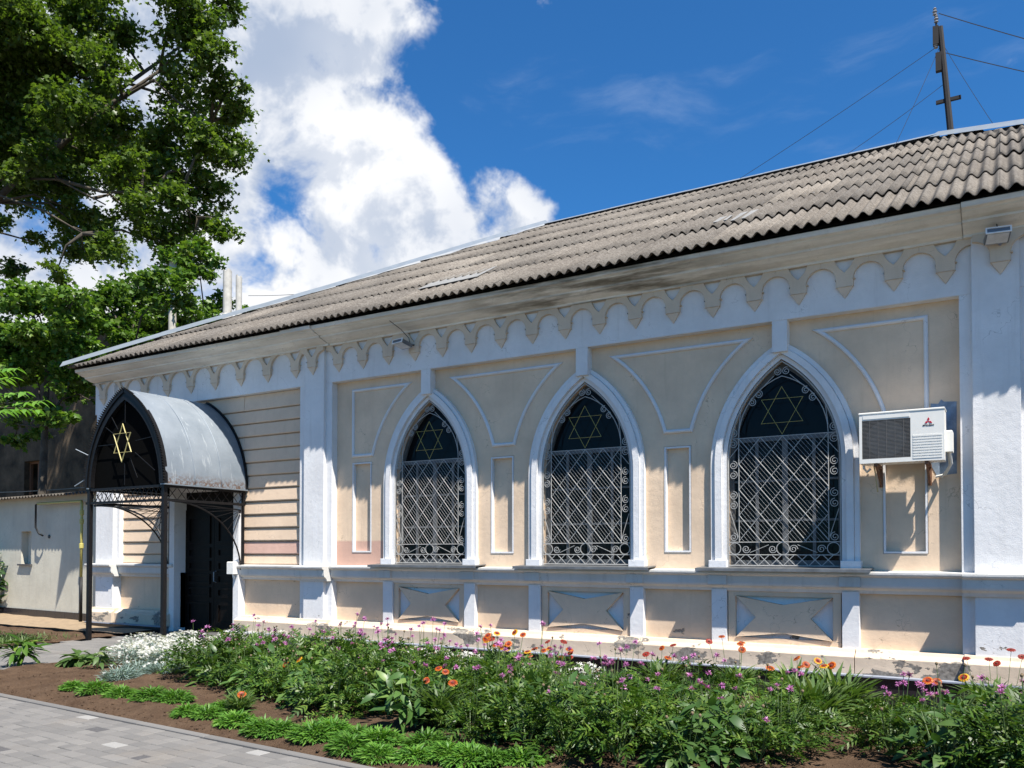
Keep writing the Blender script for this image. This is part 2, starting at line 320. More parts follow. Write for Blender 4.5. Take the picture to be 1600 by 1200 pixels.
# ------------------------------------------------------------------ mesh helpers
def tag(o, label=None, cat=None, group=None, kind=None):
    if label: o['label'] = label
    if cat: o['category'] = cat
    if group: o['group'] = group
    if kind: o['kind'] = kind
    return o
def empty(name, loc=(0,0,0), rz=0.0):
    o = bpy.data.objects.new(name, None); COL.objects.link(o); o.location = loc; o.rotation_euler = (0,0,rz); o.empty_display_size = 0.2; return o
def link(name, me, parent=None, loc=None, rot=None):
    o = bpy.data.objects.new(name, me); COL.objects.link(o)
    if parent is not None: o.parent = parent
    if loc is not None: o.location = loc
    if rot is not None: o.rotation_euler = rot
    return o
class MB:
    def __init__(s): s.v = []; s.f = []; s.mi = []; s.cur = 0
    def add(s, vs, fs):
        b = len(s.v); s.v.extend([tuple(p) for p in vs]); s.f.extend([tuple(i+b for i in f) for f in fs]); s.mi.extend([s.cur]*len(fs)); return s
    def box(s, x0, x1, y0, y1, z0, z1, ch=0.0):
        if ch <= 0:
            return s.add([(x0,y0,z0),(x1,y0,z0),(x1,y1,z0),(x0,y1,z0),(x0,y0,z1),(x1,y0,z1),(x1,y1,z1),(x0,y1,z1)],
                  [(0,3,2,1),(4,5,6,7),(0,1,5,4),(1,2,6,5),(2,3,7,6),(3,0,4,7)])
        vs = [(x0,y0,z0),(x1,y0,z0),(x1,y1,z0),(x0,y1,z0),(x0,y0,z1-ch),(x1,y0,z1-ch),(x1,y1,z1-ch),(x0,y1,z1-ch),
              (x0+ch,y0+ch,z1),(x1-ch,y0+ch,z1),(x1-ch,y1-ch,z1),(x0+ch,y1-ch,z1)]
        return s.add(vs, [(0,3,2,1),(0,1,5,4),(1,2,6,5),(2,3,7,6),(3,0,4,7),(4,5,9,8),(5,6,10,9),(6,7,11,10),(7,4,8,11),(8,9,10,11)])
    def plate(s, outer, holes, y0, y1, back=False):
        """polygon in (x,z) with holes, front at y0, sides to y1"""
        loops = [outer] + list(holes)
        tris = tessellate_polygon([[Vector((p[0], p[1], 0)) for p in lp] for lp in loops])
        flat = [p for lp in loops for p in lp]
        vs = [(p[0], y0, p[1]) for p in flat]
        s.add(vs, [tuple(t) for t in tris])
        if back: s.add([(p[0], y1, p[1]) for p in flat], [tuple(reversed(t)) for t in tris])
        for lp in loops:
            n = len(lp); a = [(p[0], y0, p[1]) for p in lp] + [(p[0], y1, p[1]) for p in lp]
            s.add(a, [(i, (i+1) % n, n+(i+1) % n, n+i) for i in range(n)])
        return s
    def extrude_x(s, prof, x0, x1, cap=True, closed=False):
        """profile of (y,z) points run along x"""
        n = len(prof); vs = [(x0, p[0], p[1]) for p in prof] + [(x1, p[0], p[1]) for p in prof]
        m = n if closed else n-1
        s.add(vs, [(i, (i+1) % n, n+(i+1) % n, n+i) for i in range(m)])
        if cap:
            tris = tessellate_polygon([[Vector((p[0], p[1], 0)) for p in prof]])
            s.add([(x0, p[0], p[1]) for p in prof], [tuple(t) for t in tris]); s.add([(x1, p[0], p[1]) for p in prof], [tuple(t) for t in tris])
        return s
    def tube(s, pts, r, n=6, closed=False, cap=True):
        pts = [Vector(p) for p in pts]; m = len(pts); rs = r if isinstance(r, (list, tuple)) else [r]*m
        ring = []; prev = None
        for i in range(m):
            if closed: t = pts[(i+1) % m] - pts[i-1]
            else: t = pts[min(i+1, m-1)] - pts[max(i-1, 0)]
            if t.length < 1e-9: t = Vector((0,0,1))
            t.normalize()
            if prev is None:
                a = Vector((0,0,1)) if abs(t.z) < 0.9 else Vector((0,1,0)); u = t.cross(a).normalized()
            else:
                u = prev - t*prev.dot(t)
                u = u.normalized() if u.length > 1e-6 else t.orthogonal().normalized()
            prev = u; w = t.cross(u)
            ring.append([pts[i] + (u*math.cos(2*math.pi*(k+.5)/n) + w*math.sin(2*math.pi*(k+.5)/n))*rs[i] for k in range(n)])
        vs = [p for rg in ring for p in rg]; fs = []
        for i in range(m if closed else m-1):
            a, b = i*n, ((i+1) % m)*n
            fs += [(a+k, a+(k+1) % n, b+(k+1) % n, b+k) for k in range(n)]
        if cap and not closed: fs += [tuple(range(n-1, -1, -1)), tuple((m-1)*n+k for k in range(n))]
        return s.add(vs, fs)
    def lathe(s, prof, c, n=12, axis='z'):
        vs = []; m = len(prof)
        for (r, h) in prof:
            for k in range(n):
                a = 2*math.pi*k/n
                p = (r*math.cos(a), r*math.sin(a), h) if axis == 'z' else (r*math.cos(a), h, r*math.sin(a))
                vs.append((c[0]+p[0], c[1]+p[1], c[2]+p[2]))
        fs = [(i*n+k, i*n+(k+1) % n, (i+1)*n+(k+1) % n, (i+1)*n+k) for i in range(m-1) for k in range(n)]
        fs += [tuple(range(n-1, -1, -1)), tuple((m-1)*n+k for k in range(n))]
        return s.add(vs, fs)
    def mesh(s, name, mat, smooth=False):
        me = bpy.data.meshes.new(name); me.from_pydata(s.v, [], s.f); 
        for mm in (mat if isinstance(mat, (list, tuple)) else [mat]): me.materials.append(MATS[mm])
        if isinstance(mat, (list, tuple)): me.polygons.foreach_set('material_index', s.mi)
        if smooth: me.polygons.foreach_set('use_smooth', [True]*len(s.f))
        me.update(); return me
    def build(s, name, mat, parent=None, smooth=False, loc=None):
        return link(name, s.mesh(name, mat, smooth), parent, loc)

def gothic(cx, hw, z0, zs, zap, n=12):
    r = zap - zs; c = (r*r - hw*hw)/(2*hw); Rr = c + hw; tm = math.acos(c/Rr)
    left = [(cx + c - Rr*math.cos(tm*i/n), zs + Rr*math.sin(tm*i/n)) for i in range(n+1)]
    right = [(2*cx - x, z) for (x, z) in reversed(left[:-1])]
    return [(cx-hw, z0)] + left + right + [(cx+hw, z0)]
def rect(x0, x1, z0, z1): return [(x0,z0),(x1,z0),(x1,z1),(x0,z1)]

def scatter_mesh(name, templ, pos, rot, scl, mats, tmi=None):
    """templ = (verts k x 3, faces); one mesh of N placed copies"""
    T, F = templ; T = np.asarray(T, float); k = len(T); n = len(pos)
    V = np.einsum('nij,kj->nki', rot, T)*np.asarray(scl).reshape(-1,1,1) + np.asarray(pos)[:,None,:]
    lt = np.array([len(f) for f in F]); li = np.concatenate([np.array(f) for f in F])
    loops = (li[None,:] + (np.arange(n)*k)[:,None]).ravel(); tot = np.tile(lt, n); start = np.concatenate([[0], np.cumsum(tot)[:-1]])
    me = bpy.data.meshes.new(name); me.vertices.add(n*k); me.vertices.foreach_set('co', V.ravel())
    me.loops.add(len(loops)); me.loops.foreach_set('vertex_index', loops.astype(np.int32))
    me.polygons.add(len(tot)); me.polygons.foreach_set('loop_start', start.astype(np.int32)); me.polygons.foreach_set('loop_total', tot.astype(np.int32))
    for m in mats: me.materials.append(MATS[m])
    if tmi is not None: me.polygons.foreach_set('material_index', np.tile(np.array(tmi), n).astype(np.int32))
    me.update(calc_edges=True); me.validate(); return me
def rots(az, el, roll):
    """x axis to (az, el), rolled about itself"""
    az, el, roll = np.asarray(az), np.asarray(el), np.asarray(roll)
    ca, sa, ce, se, cr, sr = np.cos(az), np.sin(az), np.cos(el), np.sin(el), np.cos(roll), np.sin(roll)
    X = np.stack([ca*ce, sa*ce, se], -1); Y0 = np.stack([-sa, ca, np.zeros_like(az)], -1); Z0 = np.cross(X, Y0)
    Y = Y0*cr[...,None] + Z0*sr[...,None]; Z = np.cross(X, Y)
    return np.stack([X, Y, Z], -1)

# ================================================================== SETTING: ground
def structure(o): o['kind'] = 'structure'; return o
o = MB().add([(-900,-900,-0.45),(900,-900,-0.45),(900,900,-0.45),(-900,900,-0.45)], [(0,1,2,3)]).build('ground', 'earth'); structure(o)

EDGE = lambda x: 5.19 + (x + 9.8)*(-0.0655)          # bed edge of the pavement
def grid_sheet(name, mat, x0, x1, nx, fy0, fy1, ny, hz):
    mb = MB(); vs = []
    for j in range(ny+1):
        for i in range(nx+1):
            x = x0 + (x1-x0)*i/nx; y = fy0(x) + (fy1(x)-fy0(x))*j/ny; vs.append((x, y, hz(x, y)))
    mb.add(vs, [(j*(nx+1)+i, j*(nx+1)+i+1, (j+1)*(nx+1)+i+1, (j+1)*(nx+1)+i) for j in range(ny) for i in range(nx)])
    return mb.build(name, mat, smooth=True)
from mathutils import noise as mnoise
def soil_h(x, y):
    e = y - EDGE(x)
    h = -0.01 + 0.05*min(1, max(0, e)/0.5) + 0.035*mnoise.noise((x*1.7, y*1.7, 0)) + 0.022*mnoise.noise((x*9, y*9, 3)) + 0.012*mnoise.noise((x*23, y*23, 5))
    if y > 9.2: h -= 0.26*min(1, (y-9.2)/1.1)
    return h if e > 0.1 else -0.012 + 0.006*mnoise.noise((x*9, y*9, 3))
structure(grid_sheet('flower_bed_soil', 'soil', -11.6, 5.0, 330, lambda x: EDGE(x)+0.03, lambda x: 10.78, 110, soil_h))
structure(grid_sheet('side_bed_soil', 'soil', -24.0, -14.62, 110, lambda x: 5.6, lambda x: 9.95, 60, lambda x, y: 0.02 + 0.05*mnoise.noise((x*1.3, y*1.3, 9)) + 0.02*mnoise.noise((x*8, y*8, 1))))
structure(grid_sheet('sandy_yard', 'sand', -30.0, -14.65, 60, lambda x: 9.9, lambda x: 12.4, 16, lambda x, y: 0.06 + 0.02*mnoise.noise((x*2, y*2, 4))))

# pavement of small setts; the setts are pieces of their own
pav = MB().add([(-40,-20,-0.035),(30,-20,-0.035),(30,EDGE(30)-0.02,-0.035),(-40,EDGE(-40)-0.02,-0.035)], [(0,1,2,3)]).build('pavement', 'joint_sand'); structure(pav)
sizes = [0.12, 0.17, 0.22]; DR = 0.125
smesh = {}
for s_ in sizes:
    smesh[s_] = MB().box(-s_/2+.003, s_/2-.003, -DR/2+.003, DR/2-.003, -0.04, 0, 0.006).mesh('paver', 'paver')
ang = math.atan(-0.0655); ca, sa = math.cos(ang), math.sin(ang)
setts = []
org = Vector((-9.8, 5.19 - 0.07, 0))
for row in range(26):
    u = -7.0 + random.random()*0.2
    while u < 9.5:
        s_ = random.choice(sizes); c = u + s_/2; v = -(row+0.5)*DR
        p = org + Vector((ca*c - sa*v, sa*c + ca*v, random.uniform(-0.003, 0.002))); u += s_
        px = to_px(p); vis = -30 < px[0] < 1630 and px[1] < 1215
        setts.append((not vis, p.length, p, s_))
setts.sort(key=lambda t: (t[0], t[1]))
near, rest = setts[:300], setts[300:]
specials = {}
for (x, y, k) in [(125,1120,'paver_white'),(181,1160,'paver_white'),(397,1177,'paver_white'),(152,1138,'paver_dark'),(214,1185,'paver_dark'),(8,1166,'paver_dark'),]:
    q = at_z(x, y); i = min(range(len(near)), key=lambda i: (near[i][2]-q).length); specials[i] = k
for i, (_, _, p, s_) in enumerate(near):
    me = smesh[s_]
    if i in specials:
        me = me.copy(); me.materials[0] = MATS[specials[i]]
    link('paver', me, pav, p, (random.uniform(-.004,.004), random.uniform(-.004,.004), ang))
mb = MB()
for (_, _, p, s_) in rest:
    b0 = len(mb.v); mb.box(-s_/2+.003, s_/2-.003, -DR/2+.003, DR/2-.003, -0.04, 0, 0.006)
    for i in range(b0, len(mb.v)):
        x, y, z = mb.v[i]; mb.v[i] = (p.x + ca*x - sa*y, p.y + sa*x + ca*y, p.z + z)
tag(mb.build('paver_field', 'paver', pav), kind='stuff')
# narrow concrete edging stones along the bed
for i in range(24):
    x = -17.0 + i*1.0; p = Vector((x+.5, EDGE(x+.5)-0.025, 0.0))
    if i == 0: em = MB().box(-.496, .496, -.04, .04, -.1, .014, .008).mesh('edging_stone', 'paver')
    link('edging_stone', em, pav, p, (0, 0, ang))

# path slabs from the pavement to the porch
path = MB().add([(-14.6, 5.2, -0.02), (-11.45, 5.2, -0.02), (-11.45, 10.9, -0.02), (-14.6, 10.9, -0.02)], [(0,1,2,3)]).build('entrance_path', 'joint_sand'); structure(path)
sl = MB().box(-.246, .246, -.121, .121, -.05, .0, .006).mesh('path_slab', 'paver')
for j in range(23):
    for i in range(7):
        x = -14.57 + (i+.5)*0.5 - (0.25 if j % 2 else 0); 
        if x < -14.4 or x > -11.6: continue
        link('path_slab', sl, path, (x, 5.35 + j*.25, 0.012 + random.uniform(-.003,.003)))

# ================================================================== MAIN BUILDING
B = empty('hall_building', (-5.285, 11, 0))
tag(B, 'long cream and white hall with pointed arched windows and grey corrugated hip roof', 'building')
def part(mb, name, mat, parent=None, smooth=False):
    o = mb.build(name, mat, parent if parent is not None else B, smooth)
    o.matrix_parent_inverse = Matrix.Translation((5.285, -11, 0)) if parent is None else Matrix()
    return o
WIN = [-8.08, -5.285, -2.49]
YP, YB, YPI = 11.0, 10.86, 10.80
PXL, PXR = -10.10, -0.47
vps = [(-9.745, -9.315, 1.60, 3.15), (-6.92, -6.505, 1.585, 3.085), (-4.09, -3.705, 1.60, 3.06), (-1.31, -0.82, 1.585, 3.10)]
# cream field with window openings and recessed upright panels
mb = MB(); holes = [gothic(c, 0.715, 1.39, 2.77, 4.085) for c in WIN] + [rect(*v) for v in vps]
mb.plate(rect(PXL-.06, PXR+.06, 1.10, 4.62), holes, YP, 11.4)
part(mb, 'wall', 'cream')
mb = MB(); mb.box(-17.0, 6.4, 11.42, 11.9, 0.0, 5.4); part(mb, 'inner_wall', 'void')
for v in vps:
    part(MB().box(v[0]-.02, v[1]+.02, 11.06, 11.12, v[2]-.02, v[3]+.02), 'panel_back', 'cream')
    w = 0.028; r = MB()
    r.plate(rect(v[0]+.004, v[1]-.004, v[2]+.004, v[3]-.004), [rect(v[0]+w, v[1]-w, v[2]+w, v[3]-w)], 10.992, 11.058)
    part(r, 'panel_molding', 'trim_white')
# lower field behind the belt
part(MB().box(-17.0+.1, -14.25, 11.0, 11.4, 0.1, 1.2), 'lower_wall', 'cream_low')
part(MB().box(-12.42, 6.2, 11.0, 11.4, 0.1, 1.098), 'lower_wall', 'cream_low')
# white border strips either side of the field and band above it
for (x0, x1) in [(-10.26, PXL), (PXR, -0.30), (-10.86, -10.68), (0.10, 0.28)]:
    part(MB().box(x0, x1, YB+.004, 11.35, 1.30, 4.565), 'border_strip', 'white')
    part(MB().box(x0, x1, YB+.02, 11.2, 0.40, 1.12), 'border_strip', 'white_low')
part(MB().box(-16.9, 6.3, YB, 11.35, 4.56, 5.24), 'frieze_band', 'white')
for c in WIN:
    part(MB().box(c-.095, c+.095, YB+.002, 11.1, 4.16, 4.562), 'apex_strip', 'white')
# pilasters
for (x0, x1) in [(-10.70, -10.23), (-0.34, 0.13), (-16.75, -16.16)]:
    part(MB().box(x0, x1, YPI, 11.3, 1.30, 5.2), 'pilaster', 'white')
    part(MB().box(x0, x1, YPI+.004, 11.3, 0.36, 1.12), 'pilaster_base', 'white_low')
    part(MB().extrude_x([(10.70,0.145),(10.70,0.345),(10.712,0.36),(10.775,0.40),(10.79,0.44),(11,0.44),(11,0.145)], x0-.11, x1+.11, closed=True), 'pilaster_foot', 'cream_plinth')
# narrow pedestals below the window frames
for c in WIN:
    for s in (-1, 1):
        part(MB().box(c+s*.815-.10, c+s*.815+.10, 10.915, 11.1, 0.42, 1.12), 'pedestal', 'white_low')
        part(MB().box(c+s*.815-.125, c+s*.815+.125, 10.828, 11.1, 1.18, 1.305), 'pedestal_cap', 'belt')
    # framed bow-tie panel between them
    fr = MB().plate(rect(c-.70, c+.70, .43, 1.10), [rect(c-.605, c+.605, .50, 1.035)], 10.945, 11.02); part(fr, 'panel_surround', 'cream_low')
    part(MB().box(c-.61, c+.61, 10.996, 11.03, .495, 1.04), 'panel_ground', 'white_low')
    z0, z1, zm = .50, 1.035, .768
    bt = [(c-.60,z0),(c,z0+.075),(c+.60,z0),(c+.34,zm),(c+.60,z1),(c,z1-.105),(c-.60,z1),(c-.34,zm)]
    part(MB().plate(bt, [], 10.925, 11.0), 'bow_tie_panel', 'cream_low')
# belt course, plinth, black tiles
belt = [(11.1,1.10),(10.93,1.10),(10.915,1.14),(10.885,1.165),(10.865,1.17),(10.855,1.20),(10.848,1.30),(10.815,1.315),(10.803,1.335),(10.803,1.365),(11.1,1.385)]
for (x0, x1) in [(-16.9, -14.28), (-12.44, 6.3)]:
    part(MB().extrude_x(belt, x0, x1, closed=True), 'belt_course', 'belt')
for (x0, x1) in [(-10.82, -10.11), (-0.46, 0.30), (-16.9, -16.05)]:
    part(MB().extrude_x([(y-.16 if y < 11 else y, z-.003 if z > 1.2 else z+.003) for (y, z) in belt], x0, x1, closed=True), 'belt_course', 'belt')
pl = [(11.1,0.14),(10.78,0.14),(10.775,0.34),(10.79,0.357),(10.85,0.39),(10.875,0.43),(11.1,0.43)]
for (x0, x1) in [(-16.9, -14.36), (-12.44, -7.2), (-7.19, -4.4), (-4.39, -1.62), (-1.61, 6.3)]:
    part(MB().extrude_x(pl, x0, x1, closed=True), 'plinth', 'cream_plinth')
for (x0, x1) in [(-16.9, -14.4), (-12.6, 6.3)]:
    part(MB().box(x0, x1, 10.66, 11.0, 0.125, 0.142), 'tile_ledge', 'ledge_blue')
    part(MB().box(x0+.01, x1-.01, 10.72, 11.0, -0.4, 0.127), 'tile_bed', 'tile_grout')
    n = int((x1-x0)/.42); w = (x1-x0)/n
    tm = MB().box(.003, w-.003, 10.695, 10.724, -0.4, 0.123).mesh('plinth_tile', 'black_tile')
    for i in range(n):
        o = link('plinth_tile', tm, B, (x0+i*w+5.285, random.uniform(0,.003)-11, 0))

# window surrounds, windows
for wi, c in enumerate(WIN):
    W = empty('window', (0,0,0)); W.parent = B; W.matrix_parent_inverse = Matrix.Translation((5.285,-11,0))
    for (a, b, y, ap0, ap1) in [(.715,.772,10.955,4.085,4.150),(.775,.862,10.905,4.153,4.245),(.865,.925,10.935,4.248,4.315)]:
        outer = gothic(c, b, 1.39, 2.77, ap1, 16); inner = gothic(c, a, 1.39, 2.77, ap0, 16)
        part(MB().plate(outer + inner[::-1], [], y, 11.02), 'window_surround', 'white', W)
    for s in (-1, 1):
        part(MB().box(c+s*.825-.118, c+s*.825+.118, 10.88, 11.02, 1.385, 1.50), 'surround_block', 'white', W)
    # sill: folded metal sheet
    part(MB().extrude_x([(11.15,1.425),(10.70,1.398),(10.695,1.362),(10.703,1.362),(10.709,1.390),(11.15,1.415)], c-1.07, c+1.07, closed=True), 'sill', 'sill_metal', W)
    # sash
    def sash_bar(x0, x1, z0, z1, y=11.20): part(MB().box(x0, x1, y-.09, 11.18, z0, z1), 'sash_bar', 'sash_paint', W)
    ob, ib = gothic(c, .715, 1.40, 2.77, 4.085), gothic(c, .655, 1.40, 2.80, 4.01)
    part(MB().plate(ob + ib[::-1], [], 11.10, 11.19), 'sash_frame', 'sash_paint', W)
    sash_bar(c-.66, c+.66, 3.06, 3.115, 11.20); sash_bar(c-.66, c+.66, 1.41, 1.50)
    for dx, hw in ((0, .036), (-.36, .02), (.36, .02)): sash_bar(c+dx-hw, c+dx+hw, 1.49, 3.07, 11.205)
    for z in (2.02, 2.54): sash_bar(c-.66, c+.66, z-.014, z+.014, 11.21)
    xs = [c-.66, c-.36, c, c+.36, c+.66]; zs = [1.45, 2.02, 2.54, 3.10]
    for i in range(4):
        for j in range(3):
            me = MB().box(xs[i], xs[i+1], 11.145+random.uniform(0,.004), 11.151+random.uniform(0,.004), zs[j], zs[j+1]); part(me, 'pane', 'window_glass', W)
    part(MB().plate(gothic(c, .66, 3.12, 3.13, 4.03), [], 11.145, 11.155), 'pane', 'window_glass', W)

# raised spandrel mouldings
def arc_side(c, s, z0, z1, rr, n=12):
    out = []
    for i in range(n+1):
        z = z0 + (z1-z0)*i/n; out.append((c + s*(math.sqrt(rr*rr-(z-2.77)**2) - .73), z))
    return out
def frame_from(outer, inner): return MB().plate(outer + [outer[0]] + [inner[0]] + inner[::-1], [], 10.972, 11.002)
def ring_strip(outer, inner):
    n = len(outer); mb = MB(); vs = []
    for (a, b) in zip(outer, inner): vs += [(a[0],10.985,a[1]), (a[0]*.7+b[0]*.3,10.968,a[1]*.7+b[1]*.3), (a[0]*.3+b[0]*.7,10.968,a[1]*.3+b[1]*.7), (b[0],10.985,b[1])]
    for (a, b) in zip(outer, inner): vs += [(a[0],11.003,a[1]), (b[0],11.003,b[1])]
    fs = []
    for i in range(n):
        j = (i+1) % n
        for k in range(3): fs.append((i*4+k, j*4+k, j*4+k+1, i*4+k+1))
        fs.append((4*n+2*i, 4*n+2*j, 4*j, 4*i)); fs.append((4*i+3, 4*j+3, 4*n+2*j+1, 4*n+2*i+1))
    return mb.add(vs, fs)
w = .05
def spandrel(cl, cr, xl=None, xr=None, zb=3.24, zt=4.415):
    def side(c, s, off, lo, hi): return arc_side(c, s, lo, hi, 1.98+off)
    if cl is not None: lo_, li_ = side(cl, 1, 0, zb, zt), side(cl, 1, w, zb+w, zt-w)
    else: lo_, li_ = [(xl, zb), (xl, zt)], [(xl+w, zb+w), (xl+w, zt-w)]
    if cr is not None: ro_, ri_ = side(cr, -1, 0, zb, zt), side(cr, -1, w, zb+w, zt-w)
    else: ro_, ri_ = [(xr, zb), (xr, zt)], [(xr-w, zb+w), (xr-w, zt-w)]
    return ring_strip(lo_ + ro_[::-1], li_ + ri_[::-1])
part(spandrel(None, WIN[0], xl=-9.75), 'spandrel_molding', 'trim_white')
part(spandrel(WIN[0], WIN[1]), 'spandrel_molding', 'trim_white')
part(spandrel(WIN[1], WIN[2]), 'spandrel_molding', 'trim_white')
part(spandrel(WIN[2], None, xr=-.80), 'spandrel_molding', 'trim_white')

# rusticated boards of the wings, door opening between
ZJ = [1.37] + [1.56 + .245*k for k in range(12)] + [4.56]
part(MB().box(-16.2, -14.27, 11.01, 11.4, 1.3, 4.6), 'wing_wall', 'cream_low'); part(MB().box(-12.44, -10.8, 11.01, 11.4, 1.3, 4.6), 'wing_wall', 'cream_low')
part(MB().box(-14.29, -12.42, 11.01, 11.4, 2.95, 4.6), 'wing_wall', 'cream_low')
part(MB().box(0.2, 6.2, 11.0, 11.4, 1.3, 4.6), 'wing_wall', 'cream')
for (x0, x1) in [(-16.05, -14.32), (-12.40, -10.84), (-14.32, -12.40)]:
    for i in range(len(ZJ)-1):
        z0, z1 = ZJ[i], ZJ[i+1]
        if x0 == -14.32 and z0 < 2.9: continue
        y = random.uniform(-.003, .003)
        mb = MB().extrude_x([(11.02,z0+.014),(10.958+y,z0+.014),(10.950+y,z0+.03),(10.972+y,z1-.008),(11.02,z1-.002)], x0+.002, x1-.002, closed=True)
        part(mb, 'siding_board', 'board_pink' if (x0 == -12.40 and abs(z0-1.56) < .01) else 'board')
for (x0, x1) in [(-16.16, -16.04), (-10.86, -10.83)]: part(MB().box(x0, x1, 10.87, 11.2, 1.36, 4.57), 'border_strip', 'white')
# door
for (x0, x1) in [(-14.40, -14.25), (-12.55, -12.40)]:
    part(MB().box(x0, x1, 10.845, 11.2, 0.0, 3.0), 'door_jamb', 'white_low')
part(MB().box(-14.248, -12.552, 10.86, 11.2, 2.80, 3.0), 'door_head', 'white_low')
dr = empty('door', (0,0,0)); dr.parent = B; dr.matrix_parent_inverse = Matrix.Translation((5.285,-11,0))
for (x0, x1) in [(-14.25, -13.405), (-13.395, -12.55)]:
    part(MB().box(x0, x1, 11.115, 11.17, .05, 2.45), 'door_leaf', 'door_wood', dr)
    for (z0, z1) in [(.2, .62), (.72, .92), (.98, 1.18), (1.24, 1.44), (1.50, 1.70), (1.78, 2.32)]:
        part(MB().plate(rect(x0+.10, x1-.10, z0, z1), [rect(x0+.15, x1-.15, z0+.045, z1-.045)], 11.09, 11.117), 'door_panel', 'door_wood', dr)
part(MB().box(-14.25, -12.55, 11.13, 11.17, 2.45, 2.82), 'transom', 'door_wood', dr)
part(MB().tube([(-13.33,11.11,1.02),(-13.33,11.05,1.04),(-13.33,11.05,1.22),(-13.33,11.11,1.24)], .012, 6), 'handle', 'galvanized', dr)
part(MB().box(-14.3, -12.4, 10.62, 11.4, -.05, .045, .01), 'door_step', 'paver_dark')

# arcade of little corbels under the cornice
def bracket(sp):
    h = sp/2; zt, zb, hb = 5.195, 4.85, .10; ra = h - hb; zc = 4.945
    pts = [(-hb, zb), (hb, zb)]
    right = [(h - ra*math.cos(t), zc + ra*0.98*math.sin(t)) for t in np.linspace(0, math.pi/2, 8)]
    pts += right + [(h-.001, zt), (-h+.001, zt)] + [(-x, z) for (x, z) in right[::-1]]
    tri = [(-.115, zt-.012)] + [(-.115+.115*t - .018*math.sin(math.pi*t), zt-.012-.158*t) for t in (.25,.5,.75)] + [(0, 5.025)] + [(.115-.115*t + .018*math.sin(math.pi*t), zt-.012-.158*t) for t in (.75,.5,.25)] + [(.115, zt-.012)]
    mb = MB().plate(pts, [tri], 10.812, 10.862)
    # tapering drop below
    mb.add([(-.092,10.822,4.849),(.092,10.822,4.849),(.092,10.862,4.849),(-.092,10.862,4.849),(0,10.855,4.712)], [(0,1,4),(1,2,4),(3,0,4),(0,3,2,1)])
    # small impost ledges
    for s in (-1, 1): mb.box(s*(hb+.002)-.006, s*(hb+.002)+.006+s*.012, 10.80, 10.86, 4.934, 4.948)
    return mb.mesh('arcade_bracket', 'cream_ornament')
bm1, bm2 = bracket(.549), bracket(.70)
for k in range(-1, 19):
    x = -.60 - .549*k; y = -.062 if (-.34 < x < .13 or -10.70 < x < -10.23) else 0
    link('arcade_bracket', bm1, B, (x+5.285, y-11, 0)).matrix_parent_inverse = Matrix()
for x in (-10.95, -11.66, -12.37, -13.08, -13.78, -14.49, -15.20, -15.9, -16.5): link('arcade_bracket', bm2, B, (x+5.285, -11-(.062 if x < -16.2 else 0), 0))
# cornice
corn = [(11.0,5.185),(10.79,5.185),(10.785,5.215),(10.74,5.225),(10.66,5.243),(10.58,5.275),(10.56,5.277),(10.555,5.305),(10.49,5.318),(10.43,5.345),(10.415,5.347),(10.41,5.365),(10.345,5.372),(10.335,5.43),(11.0,5.46)]
for (x0, x1) in [(-16.82, -10.80), (-10.795, -10.10), (-10.095, -0.42), (-0.415, 0.25), (.255, 6.3)]:
    d = -.035 if x1-x0 < 1 else 0
    part(MB().extrude_x([(y+d if y < 10.9 else y, z) for (y, z) in corn], x0, x1, closed=True), 'cornice', 'cornice')

# roof: corrugated sheets in rows, cut along the hips
RF = empty('roof', (0,0,0)); RF.parent = B; RF.matrix_parent_inverse = Matrix.Translation((5.285,-11,0))
YE, ZE, PT = 10.21, 5.475, 0.54
XL, XR, YR = -16.85, 6.28, 17.56
SL = math.sqrt(1+PT*PT); LEN = (YR-YE)*SL
ex = Vector((1,0,0)); es = Vector((0,1/SL,PT/SL)); en = Vector((0,-PT/SL,1/SL))
AMP, PITCH, NW = .029, .15, 7
def sheet(x0, s0, s1, lift0, lift1, xa, xb):
    """one sheet, trimmed to xa..xb at its middle (functions of slope distance)"""
    cols = []; n = int(round(PITCH*NW/(PITCH/8)))
    vs = []; rows = [s0, (s0+s1)/2, s1]
    top = []
    mb = MB(); nn = n + 3
    for jj, s in enumerate(rows):
        lift = lift0 + (lift1-lift0)*(s-s0)/(s1-s0); lo, hi = xa(s), xb(s)
        for i in range(nn):
            x = min(max(x0 + i*PITCH/8, lo), hi)
            h = AMP*math.cos(2*math.pi*(x-XL)/PITCH) + lift
            p = Vector((x, YE, ZE)) + es*s + en*h; vs.append(p)
    for jj, s in enumerate(rows):
        for i in range(nn): vs.append(vs[jj*nn+i] - en*.011)
    o = 3*nn; fs = []
    for j in range(2):
        for i in range(nn-1):
            a = j*nn+i; fs.append((a, a+1, a+nn+1, a+nn)); fs.append((o+a, o+a+nn, o+a+nn+1, o+a+1))
    for i in range(nn-1): fs.append((i+1, i, o+i, o+i+1))
    for j in range(2): a = j*nn; fs.append((a, a+nn, o+a+nn, o+a)); a = j*nn+nn-1; fs.append((a+nn, a, o+a, o+a+nn))
    return mb.add(vs, fs)
ROW = 1.52; nrow = int(LEN/ROW)+1
for r_ in range(nrow):
    s0 = r_*ROW - (0.0 if r_ == 0 else .16); s1 = min((r_+1)*ROW, LEN-.03)
    if s1 - s0 < .3: continue
    W7 = PITCH*NW; k0 = 0
    x = XL
    while x < XR:
        xa = lambda s: XL + max(0, s)/SL + .02; xb = lambda s: XR - max(0, s)/SL - .02
        if x + W7 > xa(s0) + .05 and x < xb(s0) - .05:
            j = random.uniform(0, .012)
            o = part(sheet(x + random.uniform(-.004,.004), s0 - random.uniform(0,.055), s1, .018 + j*1.8 if r_ else .0+j*.5, 0.0 + j*.3, xa, xb), 'roof_sheet', 'asbestos_sheet', RF, True)
        x += W7
